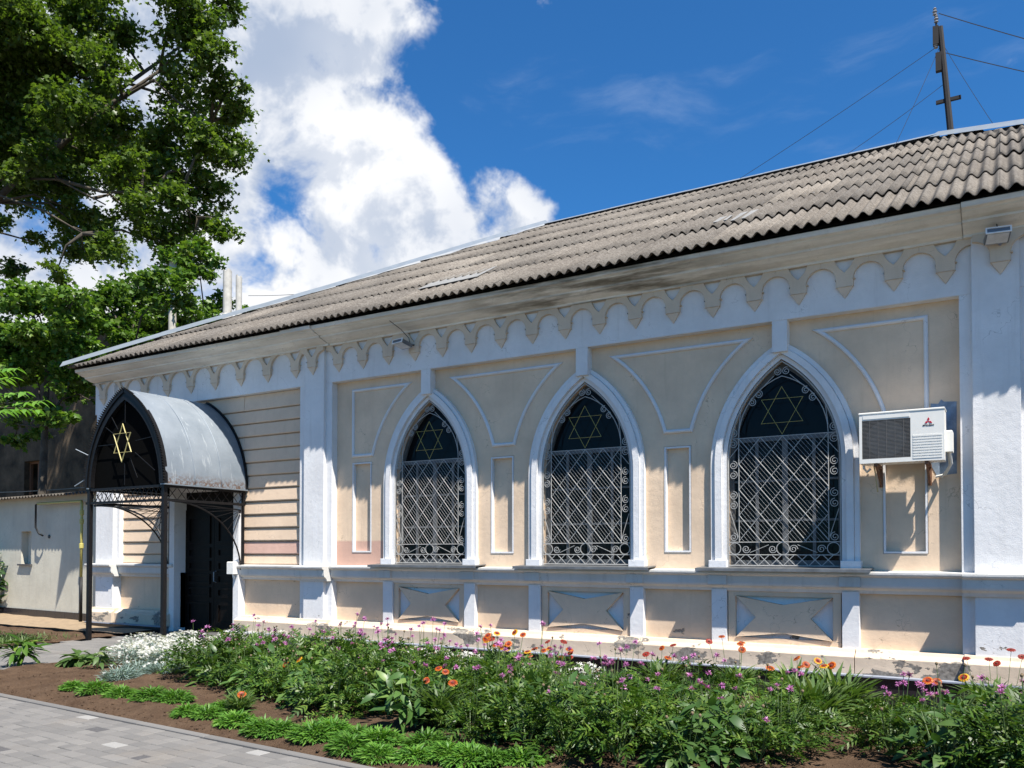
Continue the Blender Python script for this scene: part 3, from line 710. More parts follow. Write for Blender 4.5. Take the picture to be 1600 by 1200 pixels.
# a few lighter replaced strips, hip and ridge flashing, plain rear slopes
def on_roof(x, s, h): return Vector((x, YE, ZE)) + es*s + en*h
def flash(name, pts, a, b, mat='galvanized'):
    mb = MB(); vs = []
    for p in pts: vs += [p + a, p + Vector((0,0,.012)), p + b]
    n = len(pts); mb.add(vs, [(3*i+k, 3*i+3+k, 3*i+4+k, 3*i+1+k) for i in range(n-1) for k in range(2)]); return part(mb, name, mat, RF)
hipL = [Vector((XL + t*(YR-YE), YE + t*(YR-YE), ZE + .13 + PT*t*(YR-YE) + .012*math.sin(9*t))) for t in np.linspace(-.01, 1, 12)]
for i in range(0, 11, 2):
    seg = hipL[i:i+3]
    if len(seg) > 1: flash('hip_flashing', [q + Vector((0,0,.002*(i%4))) for q in seg], Vector((.17,-.17,-.145)), Vector((-.2,.2,.02)))
hipR = [Vector((XR - t*(YR-YE), YE + t*(YR-YE), ZE + .10 + PT*t*(YR-YE))) for t in np.linspace(0, 1, 8)]
flash('hip_flashing', hipR, Vector((-.17,-.17,-.13)), Vector((.16,.16,.0)))
for i in range(5):
    x0 = XL+(YR-YE) + i*1.75 - .05; rid = [Vector((x0 + k*.93, YR, ZE+PT*(YR-YE)+.075+.003*(i%2))) for k in range(3)]
    rid = [Vector((min(p.x, XR-(YR-YE)+.02), p.y, p.z)) for p in rid]
    if len(rid) > 1: flash('ridge_cap', rid, Vector((0,-.20,-.100)), Vector((0,.20,-.100)))
def roof_at(x, y):
    r = ray(x, y); t = (ZE - PT*YE - EYE)/(r.z - PT*r.y); return Vector((0,0,EYE)) + r*t
for (x, y, w_, l_, rz) in [(716, 438, .55, .85, .10), (1165, 340, .16, .70, .0), (1130, 346, .10, .45, .05)]:
    c_ = roof_at(x, y); a_ = ex*math.cos(rz) + es*math.sin(rz); b_ = es*math.cos(rz) - ex*math.sin(rz); q = [c_ + en*(.046 if w_ > .3 else .040) + a_*i*w_ + b_*j*l_*.5 for i, j in ((-1,-1),(1,-1),(1,1),(-1,1))]
    part(MB().add(q + [p - en*.006 for p in q], [(0,1,2,3),(7,6,5,4),(0,4,5,1),(1,5,6,2),(2,6,7,3),(3,7,4,0)]), 'patch_sheet', 'patch_metal', RF)
zr = ZE+PT*(YR-YE)
rl, rr_ = Vector((XL+YR-YE, YR, zr)), Vector((XR-(YR-YE), YR, zr)); yb = 2*YR-YE
part(MB().add([rl, rr_, (XR, yb, ZE), (XL, yb, ZE)], [(0,1,2,3)]), 'rear_slope', 'asbestos_sheet', RF)
part(MB().add([(XL+.01, YE+.02, ZE-.02), rl, (XL+.01, yb, ZE)], [(0,1,2)]), 'end_slope', 'asbestos_sheet', RF)
part(MB().add([(XR, YE, ZE-.02), rr_, (XR, yb, ZE)], [(0,1,2)]), 'end_slope', 'asbestos_sheet', RF)
part(MB().add([(XL, YE+.1, ZE-.03), (XR, YE+.1, ZE-.03), (XR-(YR-YE), YR, zr-.07), (XL+YR-YE, YR, zr-.07)], [(0,1,2,3)]), 'roof_decking', 'mast_wood', RF)
part(MB().box(XL+.25, XL+.45, 11.3, 24.5, 0, 5.4), 'end_wall', 'cream')
part(MB().box(6.1, 6.3, 11.3, 24.5, 0, 5.4), 'end_wall', 'cream')
part(MB().box(XL+.25, 6.3, 24.3, 24.5, 0, 5.4), 'rear_wall', 'cream')

# ================================================================== window grilles
YG = 10.975
def spiral(cx, cz, r, turns=1.7, a0=0.0, sgn=1, n=20):
    return [(cx + (r*(1-.80*t))*math.cos(a0+sgn*2*math.pi*turns*t), 0, cz + (r*(1-.80*t))*math.sin(a0+sgn*2*math.pi*turns*t)) for t in np.linspace(0,1,n)]
def clip_line(x, z, dx, dz, bx):
    t0, t1 = -99, 99
    for p, d, lo, hi in ((x, dx, bx[0], bx[1]), (z, dz, bx[2], bx[3])):
        a, b = (lo-p)/d, (hi-p)/d; t0 = max(t0, min(a, b)); t1 = min(t1, max(a, b))
    return None if t1-t0 < .03 else ((x+dx*t0, 0, z+dz*t0), (x+dx*t1, 0, z+dz*t1))
GM = []
def gadd(name, mb, mat='grille_paint', y=0.0): GM.append((name, mb.mesh(name, mat), y))
rb = .0062
ga = gothic(0, .70, 1.43, 2.77, 4.06, 14)
gadd('frame_bar', MB().tube([(x,0,z) for x, z in ga], .010, 6, closed=True))
for z in (1.57, 1.735): gadd('cross_bar', MB().tube([(-.70,0,z),(.70,0,z)], rb, 5))
gadd('cross_bar', MB().tube([(-.70,0,3.10),(.70,0,3.10)], rb, 5))
for s in (-1, 1): gadd('upright_bar', MB().tube([(s*.56,0,1.735),(s*.56,0,3.10)], rb, 5))
ia = gothic(0, .56, 3.10, 3.11, 3.87, 10)
gadd('inner_arch', MB().tube([(x,0,z) for x, z in ia[1:-1]], rb, 5))
bx = (-.56, .56, 1.735, 3.10)
for k in range(-9, 10):
    for sg in (1, -1):
        q = clip_line(k*.28, 3.10, 1, sg*1.2, bx)
        if q: gadd('lattice_bar', MB().tube([(p[0], .006*sg, p[2]) for p in q], .0058, 5))
for k in range(-46, 47):
    if k % 5 == 0: continue
    q = clip_line(k*.28/5, 3.10, 1, -1.2, bx)
    if q: gadd('hatch_bar', MB().tube([(p[0], .0, p[2]) for p in q], 0.0021, 4))
for k in range(-12, 13):
    for sg in (1, -1):
        q = clip_line(k*.157, 1.43, 1, sg*1.0, (-.69, .69, 1.435, 1.57))
        if q and abs(q[0][2]-q[1][2]) > .1: gadd('zigzag_bar', MB().tube(q, .006, 4))
for s in (-1, 1):
    for z in (1.80, 2.22, 2.35, 2.62, 2.75, 3.03, 3.17):
        gadd('scroll', MB().tube(spiral(s*.632, z, .058, a0=math.pi/2, sgn=s), .0058, 4))
    gadd('ring', MB().tube([(s*.615+.075*math.cos(a),0,1.652+.075*math.sin(a)) for a in np.linspace(0,2*math.pi,16,endpoint=False)], .0062, 4, closed=True))
    for x in (.47, .13): gadd('scroll', MB().tube(spiral(s*x, 1.645, .055, a0=0, sgn=s), .0058, 4))
    gadd('stay_bar', MB().tube([(s*.42,0,1.60),(s*.18,0,1.70)], .005, 4)); gadd('stay_bar', MB().tube([(s*.68,0,2.15),(s*.57,0,1.80)], .005, 4))
    gadd('stay_bar', MB().tube([(s*.57,0,2.98),(s*.68,0,2.85)], .005, 4)); gadd('stay_bar', MB().tube([(s*.56,0,3.2),(s*.52,0,3.55)], .005, 4)); gadd('stay_bar', MB().tube([(s*.40,0,3.60),(s*.10,0,3.88)], .005, 4))
    for (x, z) in ((.295, 3.66), (.38, 3.56), (.055, 3.93)): gadd('scroll', MB().tube(spiral(s*x, z, .052, a0=1.2, sgn=s), .0058, 4))
gadd('ring', MB().tube([(.08*math.cos(a),0,1.652+.08*math.sin(a)) for a in np.linspace(0,2*math.pi,16,endpoint=False)], .0062, 4, closed=True))
st = MB(); st.tube([(0,0,3.73),(.26,0,3.27),(-.26,0,3.27)], .0065, 5, closed=True); st.tube([(0,.01,3.12),(.26,.01,3.58),(-.26,.01,3.58)], .0065, 5, closed=True)
gadd('star', st, 'gold', -.015)
glab = ['white iron grille with gold star on the pointed window nearest the pilaster by the door', 'white iron grille with gold star on the middle of three pointed windows', 'white iron grille with gold star on the pointed window beside the air conditioner']
for c, lab in zip(WIN, glab):
    G = empty('window_grille', (c, YG, 1.4)); tag(G, lab, 'grille', 'iron window grilles')
    for (nm, me, y) in GM: link(nm, me, G, (0, y, -1.4))

# ================================================================== porch canopy
CX, YF, YW = -13.40, 9.20, 10.93
CN = empty('porch_canopy', (CX, 10, 0)); tag(CN, 'pointed barrel metal canopy with gold star on black iron posts over the door', 'canopy')
def cp(mb, name, mat, smooth=False):
    o = mb.build(name, mat, CN, smooth); o.matrix_parent_inverse = Matrix.Translation((-CX, -10, 0)); return o
for ys in (YF+.58, YF+1.16):
    cp(MB().tube([(x, ys, z) for x, z in gothic(CX, 1.104, 2.76, 2.78, 4.495, 16)[1:-1]], .009, 5), 'seam', 'canopy_metal', True)
prof = gothic(CX, 1.10, 2.76, 2.78, 4.49, 16)[1:-1]
inn = gothic(CX, 1.085, 2.76, 2.78, 4.468, 16)[1:-1]
yy = [YF-.01] + list(np.linspace(YF+.1, YW-.1, 6)) + [YW]
mb = MB(); m_ = len(prof); vs = []
for y in yy:
    for (x, z) in prof: 
        k = .006*mnoise.noise((x*1.7, y*1.7, z*1.7)); vs.append((x+k, y, z+k))
fs = [(j*m_+i, j*m_+i+1, (j+1)*m_+i+1, (j+1)*m_+i) for j in range(len(yy)-1) for i in range(m_-1)]
o = cp(mb.add(vs, fs), 'canopy_roof', 'canopy_metal', True)
o.data.set_sharp_from_angle(angle=R(50)) if hasattr(o.data, 'set_sharp_from_angle') else None
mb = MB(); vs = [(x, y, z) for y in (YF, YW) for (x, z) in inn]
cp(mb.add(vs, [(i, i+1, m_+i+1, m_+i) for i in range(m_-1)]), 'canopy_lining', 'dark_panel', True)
big, sm = gothic(CX, 1.10, 2.76, 2.78, 4.49, 16), gothic(CX, .97, 2.76, 2.78, 4.30, 16)
cp(MB().plate(big[1:-1] + sm[1:-1][::-1], [], YF-.05, YF+.03, True), 'front_arch', 'black_iron')
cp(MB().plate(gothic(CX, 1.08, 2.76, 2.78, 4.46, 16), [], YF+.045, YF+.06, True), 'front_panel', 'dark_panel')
cp(MB().plate(gothic(CX, 1.13, 2.72, 2.78, 4.53, 16)[1:-1] + gothic(CX, 1.085, 2.72, 2.78, 4.47, 16)[1:-1][::-1], [], YW-.02, YW+.02, True), 'wall_flange', 'black_iron')
# ruffled edging: small teeth along the front arch
fine = gothic(CX, 1.10, 2.76, 2.78, 4.49, 46)[1:-1]
mb = MB()
for i in range(len(fine)-1):
    x, z = fine[i]; x2, z2 = fine[i+1]; d = Vector((x2-x, 0, z2-z)); n = Vector((-d.z, 0, d.x)).normalized()
    a = Vector((x, YF-.07, z)); b = Vector((x2, YF-.07, z2)); t = (a+b)/2 + n*.045 + Vector((0,-.03,0))
    mb.add([a, b, t, a+Vector((0,.05,0)), b+Vector((0,.05,0)), a - n*.05, b - n*.05], [(0,1,2),(1,4,2),(4,3,2),(3,0,2),(0,5,6,1)])
tag(cp(mb, 'edge_ruffle', 'black_iron'), kind='stuff')
zc = 3.53
st = MB(); tri = lambda s: [(CX+.31*math.sin(a+(math.pi if s else 0))*.9, YF-.075-(.012 if s else 0), zc+.335*math.cos(a+(math.pi if s else 0))) for a in (0, 2*math.pi/3, 4*math.pi/3)]
st.tube(tri(0), .011, 6, closed=True); st.tube(tri(1), .011, 6, closed=True)
cp(st, 'star', 'gold_bright')
for (a, r0, r1) in [(90,.36,.80),(-90,.36,.74),(128,.33,.78),(150,.34,.90),(-32,.34,.98),(-60,.3,.72),(5,.3,.86),(180,.3,.86)]:
    u = (math.cos(R(a)), math.sin(R(a))); cp(MB().tube([(CX+u[0]*r0, YF-.03, zc+u[1]*r0), (CX+u[0]*r1, YF-.03, zc+u[1]*r1)], .007, 4), 'ray_bar', 'black_iron')
PX0, PX1 = CX-1.05, CX+1.05
for x in (PX0, PX1):
    cp(MB().box(x-.035, x+.035, YF-.035, YF+.035, 0, 2.76), 'post', 'black_iron')
    cp(MB().box(x-.02, x+.02, YW-.05, YW-.01, 1.30, 2.76), 'wall_post', 'black_iron')
    for z in (2.74, 2.50): cp(MB().box(x-.022, x+.022, YF, YW, z-.022, z+.022), 'side_rail', 'black_iron')
    for k in range(9):
        y0 = YF + .06 + k*.19
        for a, b in ((0, .19), (.19, 0)): cp(MB().tube([(x, y0+a, 2.51), (x, y0+b, 2.73)], .006, 4), 'lattice_bar', 'black_iron')
    # fan bracket with its arc running to the wall
    arc = [(x, YF+.15 + (YW-.08-YF-.15)*math.sin(t), 1.28 + 1.21*math.cos(t)) for t in np.linspace(0, math.pi/2, 14)]
    cp(MB().tube(arc, .016, 6), 'fan_arc', 'black_iron')
    hub = Vector((x, YW-.08, 2.40))
    for t in np.linspace(.12, 1.05, 8):
        q = Vector((x, YF+.15 + (YW-.08-YF-.15)*math.sin(t), 1.28 + 1.21*math.cos(t))); cp(MB().tube([hub, q], .006, 4), 'fan_bar', 'black_iron')
    cp(MB().box(x-.03, x+.10 if x > CX else x+.03, YF-.06, YW, 2.755, 2.775), 'eave_strip', 'galvanized')
for z in (2.74, 2.50): cp(MB().box(PX0-.1, PX1+.03, YF-.025, YF+.025, z-.022, z+.022), 'front_rail', 'black_iron')
for k in range(16):
    x0 = PX0 + .04 + k*.127
    for a, b in ((0, .127), (.127, 0)): cp(MB().tube([(x0+a, YF, 2.51), (x0+b, YF, 2.73)], .006, 4), 'lattice_bar', 'black_iron')
arc = [(PX0+.12 + (2.1-.16)*math.sin(t), YF, 1.75 + .70*math.cos(t)) for t in np.linspace(0, math.pi/2, 14)]
cp(MB().tube(arc, .016, 6), 'fan_arc', 'black_iron')
hub = Vector((PX1-.05, YF, 2.38))
for t in np.linspace(.25, 1.25, 9): cp(MB().tube([hub, (PX0+.12 + 1.94*math.sin(t), YF, 1.75 + .70*math.cos(t))], .006, 4), 'fan_bar', 'black_iron')
cp(MB().tube([(PX0-.06,YF+.02,3.1),(PX0-.10,YF-.02,2.95),(PX0-.32,YF-.1,2.82)], .012, 5), 'wire_stub', 'galvanized'); cp(MB().tube([(PX0-.02,YF+.02,3.36),(PX0-.30,YF-.1,3.50)], .009, 5), 'wire_stub', 'galvanized')

# letter/intercom box on the jamb
bx_ = empty('junction_box', (-12.50, 10.80, 1.30)); tag(bx_, 'small white plastic junction box on the right door jamb', 'box')
link('case', MB().box(-.085, .085, -.07, .04, -.10, .13, .012).mesh('case', 'plastic_white'), bx_); link('conduit', MB().tube([(0,0,-.1),(.02,.01,-.18)], .02, 6).mesh('conduit', 'plastic_white'), bx_)

# ================================================================== air conditioner
AC = empty('air_conditioner', (-1.055, 10.50, 2.64)); tag(AC, 'white outdoor air conditioner unit with black fan grille bracketed to wall', 'air conditioner')
def ac(mb, name, mat, smooth=False): return link(name, mb.mesh(name, mat, smooth), AC)
AW, AH, AD = .445, .575, .30
body = MB().plate(rect(-AW, AW, 0, AH), [rect(-AW+.03, .10, .05, AH-.075)], 0, .02)
body.box(-AW, AW, .019, AD, .001, AH-.001); ac(body, 'casing', 'ac_body')
ac(MB().box(-AW-.006, AW+.006, -.006, AD, AH, AH+.018, .005), 'lid', 'ac_body')
ac(MB().box(-AW+.031, .099, .012, .018, .051, AH-.076), 'fan_well', 'ac_dark')
for i in range(30):
    z = .058 + i*.0153; ac(MB().box(-AW+.032, .098, .003, .011, z, z+.0052), 'grille_slat', 'ac_slats')
for i in range(5):
    x = -AW+.11 + i*.09; ac(MB().box(x, x+.004, .0, .004, .05, AH-.076), 'grille_rib', 'ac_slats')
fc = (-.157, .014, .275)
ac(MB().lathe([(.20,-.004),(.212,-.004),(.212,.0),(.20,.0)], fc, 28, 'y'), 'fan_ring', 'ac_slats')
for i in range(9): ac(MB().box(.125, AW-.025, -.004, .002, .03+i*.031, .03+i*.031+.018), 'louvre', 'ac_body')
ac(MB().box(-AW+.04, .09, -.004, .002, AH-.06, AH-.02), 'badge_strip', 'ac_body')
cxl, czl, s_ = .285, .445, .024
for a in (90, 210, 330):
    u = Vector((math.cos(R(a)), 0, math.sin(R(a)))); v = Vector((-u.z, 0, u.x)); c_ = Vector((cxl, -.0035, czl))
    q = [c_, c_ + u*s_*.92 + v*s_*.53, c_ + u*s_*1.84, c_ + u*s_*.92 - v*s_*.53]
    ac(MB().add([tuple(p) for p in q] + [(p.x, .001, p.z) for p in q], [(0,1,2,3),(0,4,5,1),(1,5,6,2),(2,6,7,3),(3,7,4,0)]), 'logo_diamond', 'logo_red')
tcv = bpy.data.curves.new('lettering', 'FONT'); tcv.body = 'MITSUBISHI'; tcv.size = .023; tcv.align_x = 'CENTER'; tcv.extrude = .0008; tcv.offset = .0006
tmp = bpy.data.objects.new('tmp', tcv); COL.objects.link(tmp); dg = bpy.context.evaluated_depsgraph_get()
tme = bpy.data.meshes.new_from_object(tmp.evaluated_get(dg)); bpy.data.objects.remove(tmp)
tme.materials.clear(); tme.materials.append(MATS['ac_dark'])
link('lettering', tme, AC, (cxl, -.003, czl-.052), (R(90), 0, 0))
ac(MB().box(AW, AW+.075, .10, AD, .10, .34, .01), 'valve_cover', 'ac_body')
for x in (-.27, .26):
    b = MB(); b.box(x-.02, x+.02, .02, .50, -.035, -.003); b.box(x-.02, x+.02, .47, .50, -.25, -.003); b.tube([(x,.06,-.03),(x,.485,-.23)], .016, 4); ac(b, 'bracket', 'rust')
ac(MB().tube([(-.30,.1,-.02),(-.29,.12,-.10),(-.275,.12,-.24),(-.265,.13,-.33)], .009, 6), 'drain_hose', 'hose')
pp = MB().tube([(AW+.04,.2,.12),(AW+.05,.3,-.02),(AW-.02,.44,-.13),(AW-.12,.48,-.15)], .016, 6); pp.tube([(AW+.02,.22,.12),(AW+.03,.32,-.04),(AW-.06,.46,-.16)], .011, 6); ac(pp, 'pipe', 'ac_body')
ac(MB().tube([(-AW-.02,.46,.42),(-AW-.03,.44,.18),(-AW-.01,.44,-.02),(-AW+.02,.46,-.06),(-AW+.06,.47,-.02)], .016, 6), 'cable_duct', 'ac_body')
# unpainted patch of render left around the unit
part(MB().plate([(-.72,2.50),(-.515,2.52),(-.51,3.36),(-.64,3.37),(-.67,3.40),(-.70,3.35),(-.78,3.36),(-.78,2.62)], [], 10.994, 11.01), 'wall_patch', 'patch_blue')

# ================================================================== floodlights
def flood(x, Y, z, yaw, lab):
    F = empty('floodlight', (x, Y, z), yaw); tag(F, lab, 'floodlight', 'floodlights under the eaves')
    m = MB().box(-.12, .12, -.20, .02, -.03, .035, .01); 
    o = link('housing', m.mesh('housing', 'lamp_grey'), F, (0,0,0), (R(-14),0,0))
    link('lens', MB().box(-.105, .105, -.185, .0, -.036, -.031).mesh('lens', 'lamp_glass'), F, (0,0,0), (R(-14),0,0))
    link('rim', MB().plate(rect(-.125,.125,-.034,.04), [rect(-.11,.11,-.02,.028)], -.208, -.196, True).mesh('rim', 'plastic_white'), F, (0,0,0), (R(-14),0,0))
    link('yoke', MB().tube([(-.07,.0,.0),(-.07,.10,.03),(.07,.10,.03),(.07,0,0)], .010, 5).mesh('yoke', 'black_iron'), F)
    link('wire', MB().tube([(0,.08,.03),(.02,.03,.14),(-.02,-.10,.26),(-.04,-.32,.36)], .006, 5).mesh('wire', 'wire'), F)
flood(-8.36, 10.72, 4.94, R(-12), 'small grey floodlight under the eaves left of the leftmost window strip')
flood(-0.09, 10.66, 5.06, R(8), 'small white rimmed floodlight on the right pilaster above the air conditioner')

# ================================================================== roof mast and wires
mbase = at_y(1487, 212, YR); mtop = at_y(1466, 15, YR)
MA = empty('utility_mast', mbase); tag(MA, 'dark leaning wooden mast with porcelain insulators on the roof ridge', 'mast')
d = mtop - mbase
def ma(mb, name, mat): return link(name, mb.mesh(name, mat), MA)
ma(MB().tube([Vector((0,0,-.15)), d*.86], [.062, .052], 8), 'pole', 'mast_wood')
ma(MB().box(d.x*.28-.20, d.x*.28+.22, -.03, .03, d.z*.28-.03, d.z*.28+.03), 'crossarm', 'mast_wood')
for f in (.83, .62): p = d*f; ma(MB().box(p.x-.13, p.x-.03, -.05, .05, p.z-.25, p.z+.10), 'junction_box', 'mast_wood')
for f, dx in ((.99, -.06), (.93, -.05), (.73, -.10)):
    p = d*f + Vector((dx,0,0)); ma(MB().lathe([(.015,-.07),(.042,-.055),(.022,-.025),(.045,.0),(.022,.03),(.035,.055),(.015,.08)], p, 10), 'insulator', 'porcelain')
ma(MB().tube([d*.83+Vector((-.06,0,0)), d*1.0+Vector((-.06,0,.0))], .02, 5), 'pin', 'mast_wood')
def sag(a, b, s, n=10): return [a.lerp(b, t) - Vector((0,0,4*s*t*(1-t))) for t in np.linspace(0,1,n)]
for (f, x, y, Yv) in [(.73, 1150, 283, YR-.1), (.74, 1395, 235, YR-.3), (.42, 1310, 250, YR-.1), (.74, 1556, 200, YR-.2)]:
    e = at_y(x, y, Yv) - mbase; ma(MB().tube(sag(d*f, e, .03), .005, 4), 'guy_wire', 'wire')
for (f, e) in [(.97, at_y(1680, 58, YR)), (.66, at_y(1680, 105, YR))]:
    e2 = mbase + d*f; far = e2 + (e - e2)*6
    tag(MB().tube(sag(e2, far, .5, 24), .008, 4).build('overhead_wire', 'wire'), 'upper thin overhead wire running right from mast top' if f > .9 else 'lower thin overhead wire running right from mast middle', 'wire')
cw = at_d(388, 462, 22); cw2 = at_y(600, 441, 17.3)
tag(MB().tube(sag(cw, cw2, .1), .007, 4).build('overhead_wire', 'wire'), 'thin wire running from chimney pipes to the hip of the roof', 'wire')

# ================================================================== chimney pipes
for (x, yt, yb, wpx, lab) in [(354, 421, 640, 13.5, 'thick pale concrete chimney pipe rising behind the roof, its side chipped'), (372, 430, 640, 9.5, 'thinner pale chimney pipe right beside the thick one'), (268, 392, 660, 12, 'pale chimney pipe half hidden by leaves')]:
    dd = 22.8 if x == 268 else 20.5; a, b = at_d(x, yb, dd), at_d(x, yt, dd); r = wpx/2*dd/FPX; b.x, b.y = a.x, a.y
    K = empty('chimney_pipe', (a.x, a.y, 0)); tag(K, lab, 'chimney', 'chimney pipes behind the roof')
    mb = MB(); n = 16; 
    ring = [(r*math.cos(2*math.pi*i/n), r*math.sin(2*math.pi*i/n)) for i in range(n)]
    vs = [(x_, y_, 0) for x_, y_ in ring] + [(x_, y_, b.z + random.uniform(-.05, .05)) for x_, y_ in ring] + [(x_*.8, y_*.8, b.z-.03) for x_, y_ in ring] + [(x_*.8, y_*.8, b.z-1) for x_, y_ in ring]
    fs = [(k*n+i, k*n+(i+1) % n, (k+1)*n+(i+1) % n, (k+1)*n+i) for k in range(3) for i in range(n)]
    link('pipe', mb.add(vs, fs).mesh('pipe', 'concrete_pipe'), K); link('collar', MB().lathe([(r*1.0,b.z-1.3),(r*1.18,b.z-1.28),(r*1.18,b.z-1.1),(r,b.z-1.08)], (0,0,0), 16).mesh('collar', 'concrete_pipe'), K)

# ================================================================== annex and rear building
AN = empty('annex_building', (-17.6, 11.35, 0), R(-4)); tag(AN, 'low pale plastered annex with corrugated roof edge left of the porch', 'building')
def an(mb, name, mat, smooth=False): return link(name, mb.mesh(name, mat, smooth), AN)
an(MB().plate(rect(-9, .5, 0.05, 2.96), [rect(-3.42, -2.93, 1.32, 2.12)], 0, .3), 'wall', 'annex')
an(MB().box(-3.5, -2.8, .16, .2, 1.2, 2.2), 'window_board', 'annex'); an(MB().box(-3.50, -2.86, -.06, .16, 1.28, 1.32), 'sill', 'paver_dark')
for i in range(22): an(MB().box(-9+i*.43+.003, -9+(i+1)*.43-.003, -.03, .02, -.1, .22), 'base_tile', 'black_tile')
for k in range(10):
    mb = MB(); vs = []; nn = 42
    for s in (0, 1):
        for i in range(nn):
            x = -8.9 + k*.95 + i*.95/(nn-1)*1.02; h = .028*math.cos(2*math.pi*x/.15) + .006*(k%2); vs.append((x, -.32 if s == 0 else 4.0, 2.985 + h - (.06 if s == 0 else -.5)))
    vs += [(a, b, c-.012) for a, b, c in vs[:nn]]
    an(mb.add(vs, [(i, i+1, nn+i+1, nn+i) for i in range(nn-1)] + [(i, i+1, 2*nn+i+1, 2*nn+i) for i in range(nn-1)]), 'roof_sheet', 'asbestos_sheet', True)
an(MB().lathe([(.045,-.02),(.045,0)], (-2.05, 0, 1.98), 10, 'y'), 'vent', 'ac_dark')
GP = empty('gas_pipe', (-17.85, 11.2, 0)); tag(GP, 'yellow gas pipe climbing the annex wall corner with dark lower length', 'pipe')
g1 = MB().tube([(-.05,.0,1.05),(-.05,.0,2.70),(-.12,.04,2.76),(-2.0,.12,2.76)], .03, 8); link('riser', g1.mesh('riser', 'yellow_pipe', True), GP)
link('lower_pipe', MB().tube([(-.05,0,.0),(-.05,0,1.05)], .034, 8).mesh('lower_pipe', 'black_iron', True), GP)
link('branch', MB().tube([(-2.0,.12,2.76),(-2.08,.12,2.74),(-2.08,.12,2.2),(-1.98,.14,2.05),(-1.9,.2,2.0)], .022, 8).mesh('branch', 'black_iron', True), GP)
for z in (2.3, 2.5, 1.75): link('joint', MB().lathe([(.03,z-.06),(.048,z-.05),(.048,z+.05),(.03,z+.06)], (-.05,0,0), 10).mesh('joint', 'yellow_pipe'), GP)

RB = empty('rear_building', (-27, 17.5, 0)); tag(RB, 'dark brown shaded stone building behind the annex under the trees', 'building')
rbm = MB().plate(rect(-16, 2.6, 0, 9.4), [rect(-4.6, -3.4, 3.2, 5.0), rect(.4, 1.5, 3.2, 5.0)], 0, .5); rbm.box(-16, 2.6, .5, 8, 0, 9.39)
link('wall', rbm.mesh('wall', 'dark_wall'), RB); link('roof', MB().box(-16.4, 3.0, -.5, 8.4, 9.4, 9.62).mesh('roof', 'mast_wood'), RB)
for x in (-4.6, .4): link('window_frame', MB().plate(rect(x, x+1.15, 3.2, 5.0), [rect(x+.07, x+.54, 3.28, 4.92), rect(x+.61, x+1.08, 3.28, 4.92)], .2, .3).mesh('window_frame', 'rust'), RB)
link('cable', MB().tube(sag(Vector((-9,-.6,4.0)), Vector((9.2,-5.4,3.2)), .1), .015, 4).mesh('cable', 'wire'), RB)

# ================================================================== TREES
def maple_leaf():
    a = [(0,0),(.04,-.32),(.30,-.22),(.50,-.52),(.62,-.20),(1.0,0)]
    up = a + [(x,-y) for x, y in a[-2:0:-1]]
    v = [(x, y, -.25*abs(y) - .12*x*x) for x, y in up]; n = len(v); half = len(a)
    return np.array(v), [tuple(range(0, half)), (0,) + tuple(range(half-1, n))]
def oval_leaf(w=.22, n=4, curl=.25):
    v = [(0,0,0)]; f = []
    top = [(t, w*math.sin(math.pi*t**.8), -curl*t*t + .15*w) for t in np.linspace(0,1,n+1)[1:-1]]
    mid = [(t, 0, -curl*t*t) for t in np.linspace(0,1,n+1)[1:]]
    v += mid + top + [(x,-y,z) for x,y,z in top]; m = len(mid); k = len(top)
    M = lambda i: 1+i; T = lambda i: 1+m+i; Bq = lambda i: 1+m+k+i
    f += [(0, M(0), T(0)), (0, Bq(0), M(0))]
    for i in range(k-1): f += [(M(i), M(i+1), T(i+1), T(i)), (M(i+1), M(i), Bq(i), Bq(i+1))]
    f += [(M(k-1), M(m-1), T(k-1)), (M(m-1), M(k-1), Bq(k-1))]
    return np.array(v), f
ML = maple_leaf()
def leaf_cloud(centers, radii, per, size, templ, squash=.75, twig=None):
    P = []; 
    for c, r in zip(centers, radii):
        n = int(per*r*r*r**.35)
        # twig clumps inside the blob, so the crown breaks up
        k = max(6, int(r*r*13)); q = rng.normal(size=(k,3)); q /= np.linalg.norm(q,axis=1)[:,None]; q *= (rng.random((k,1))**.45)*r; q[:,2] *= squash
        idx = rng.integers(0, k, n); off = rng.normal(size=(n,3))*np.array([.27,.27,.17])*min(1, r)*0.95
        P.append(np.array(c) + q[idx] + off)
        if twig is not None:
            for j in range(0, k, 2): twig.append((Vector(c), Vector(np.array(c)+q[j])))
    P = np.concatenate(P); n = len(P)
    az = rng.random(n)*2*math.pi; el = rng.normal(-.35, .45, n); roll = rng.normal(0, .7, n)
    return P, rots(az, el, roll), size*(.65+.6*rng.random(n))

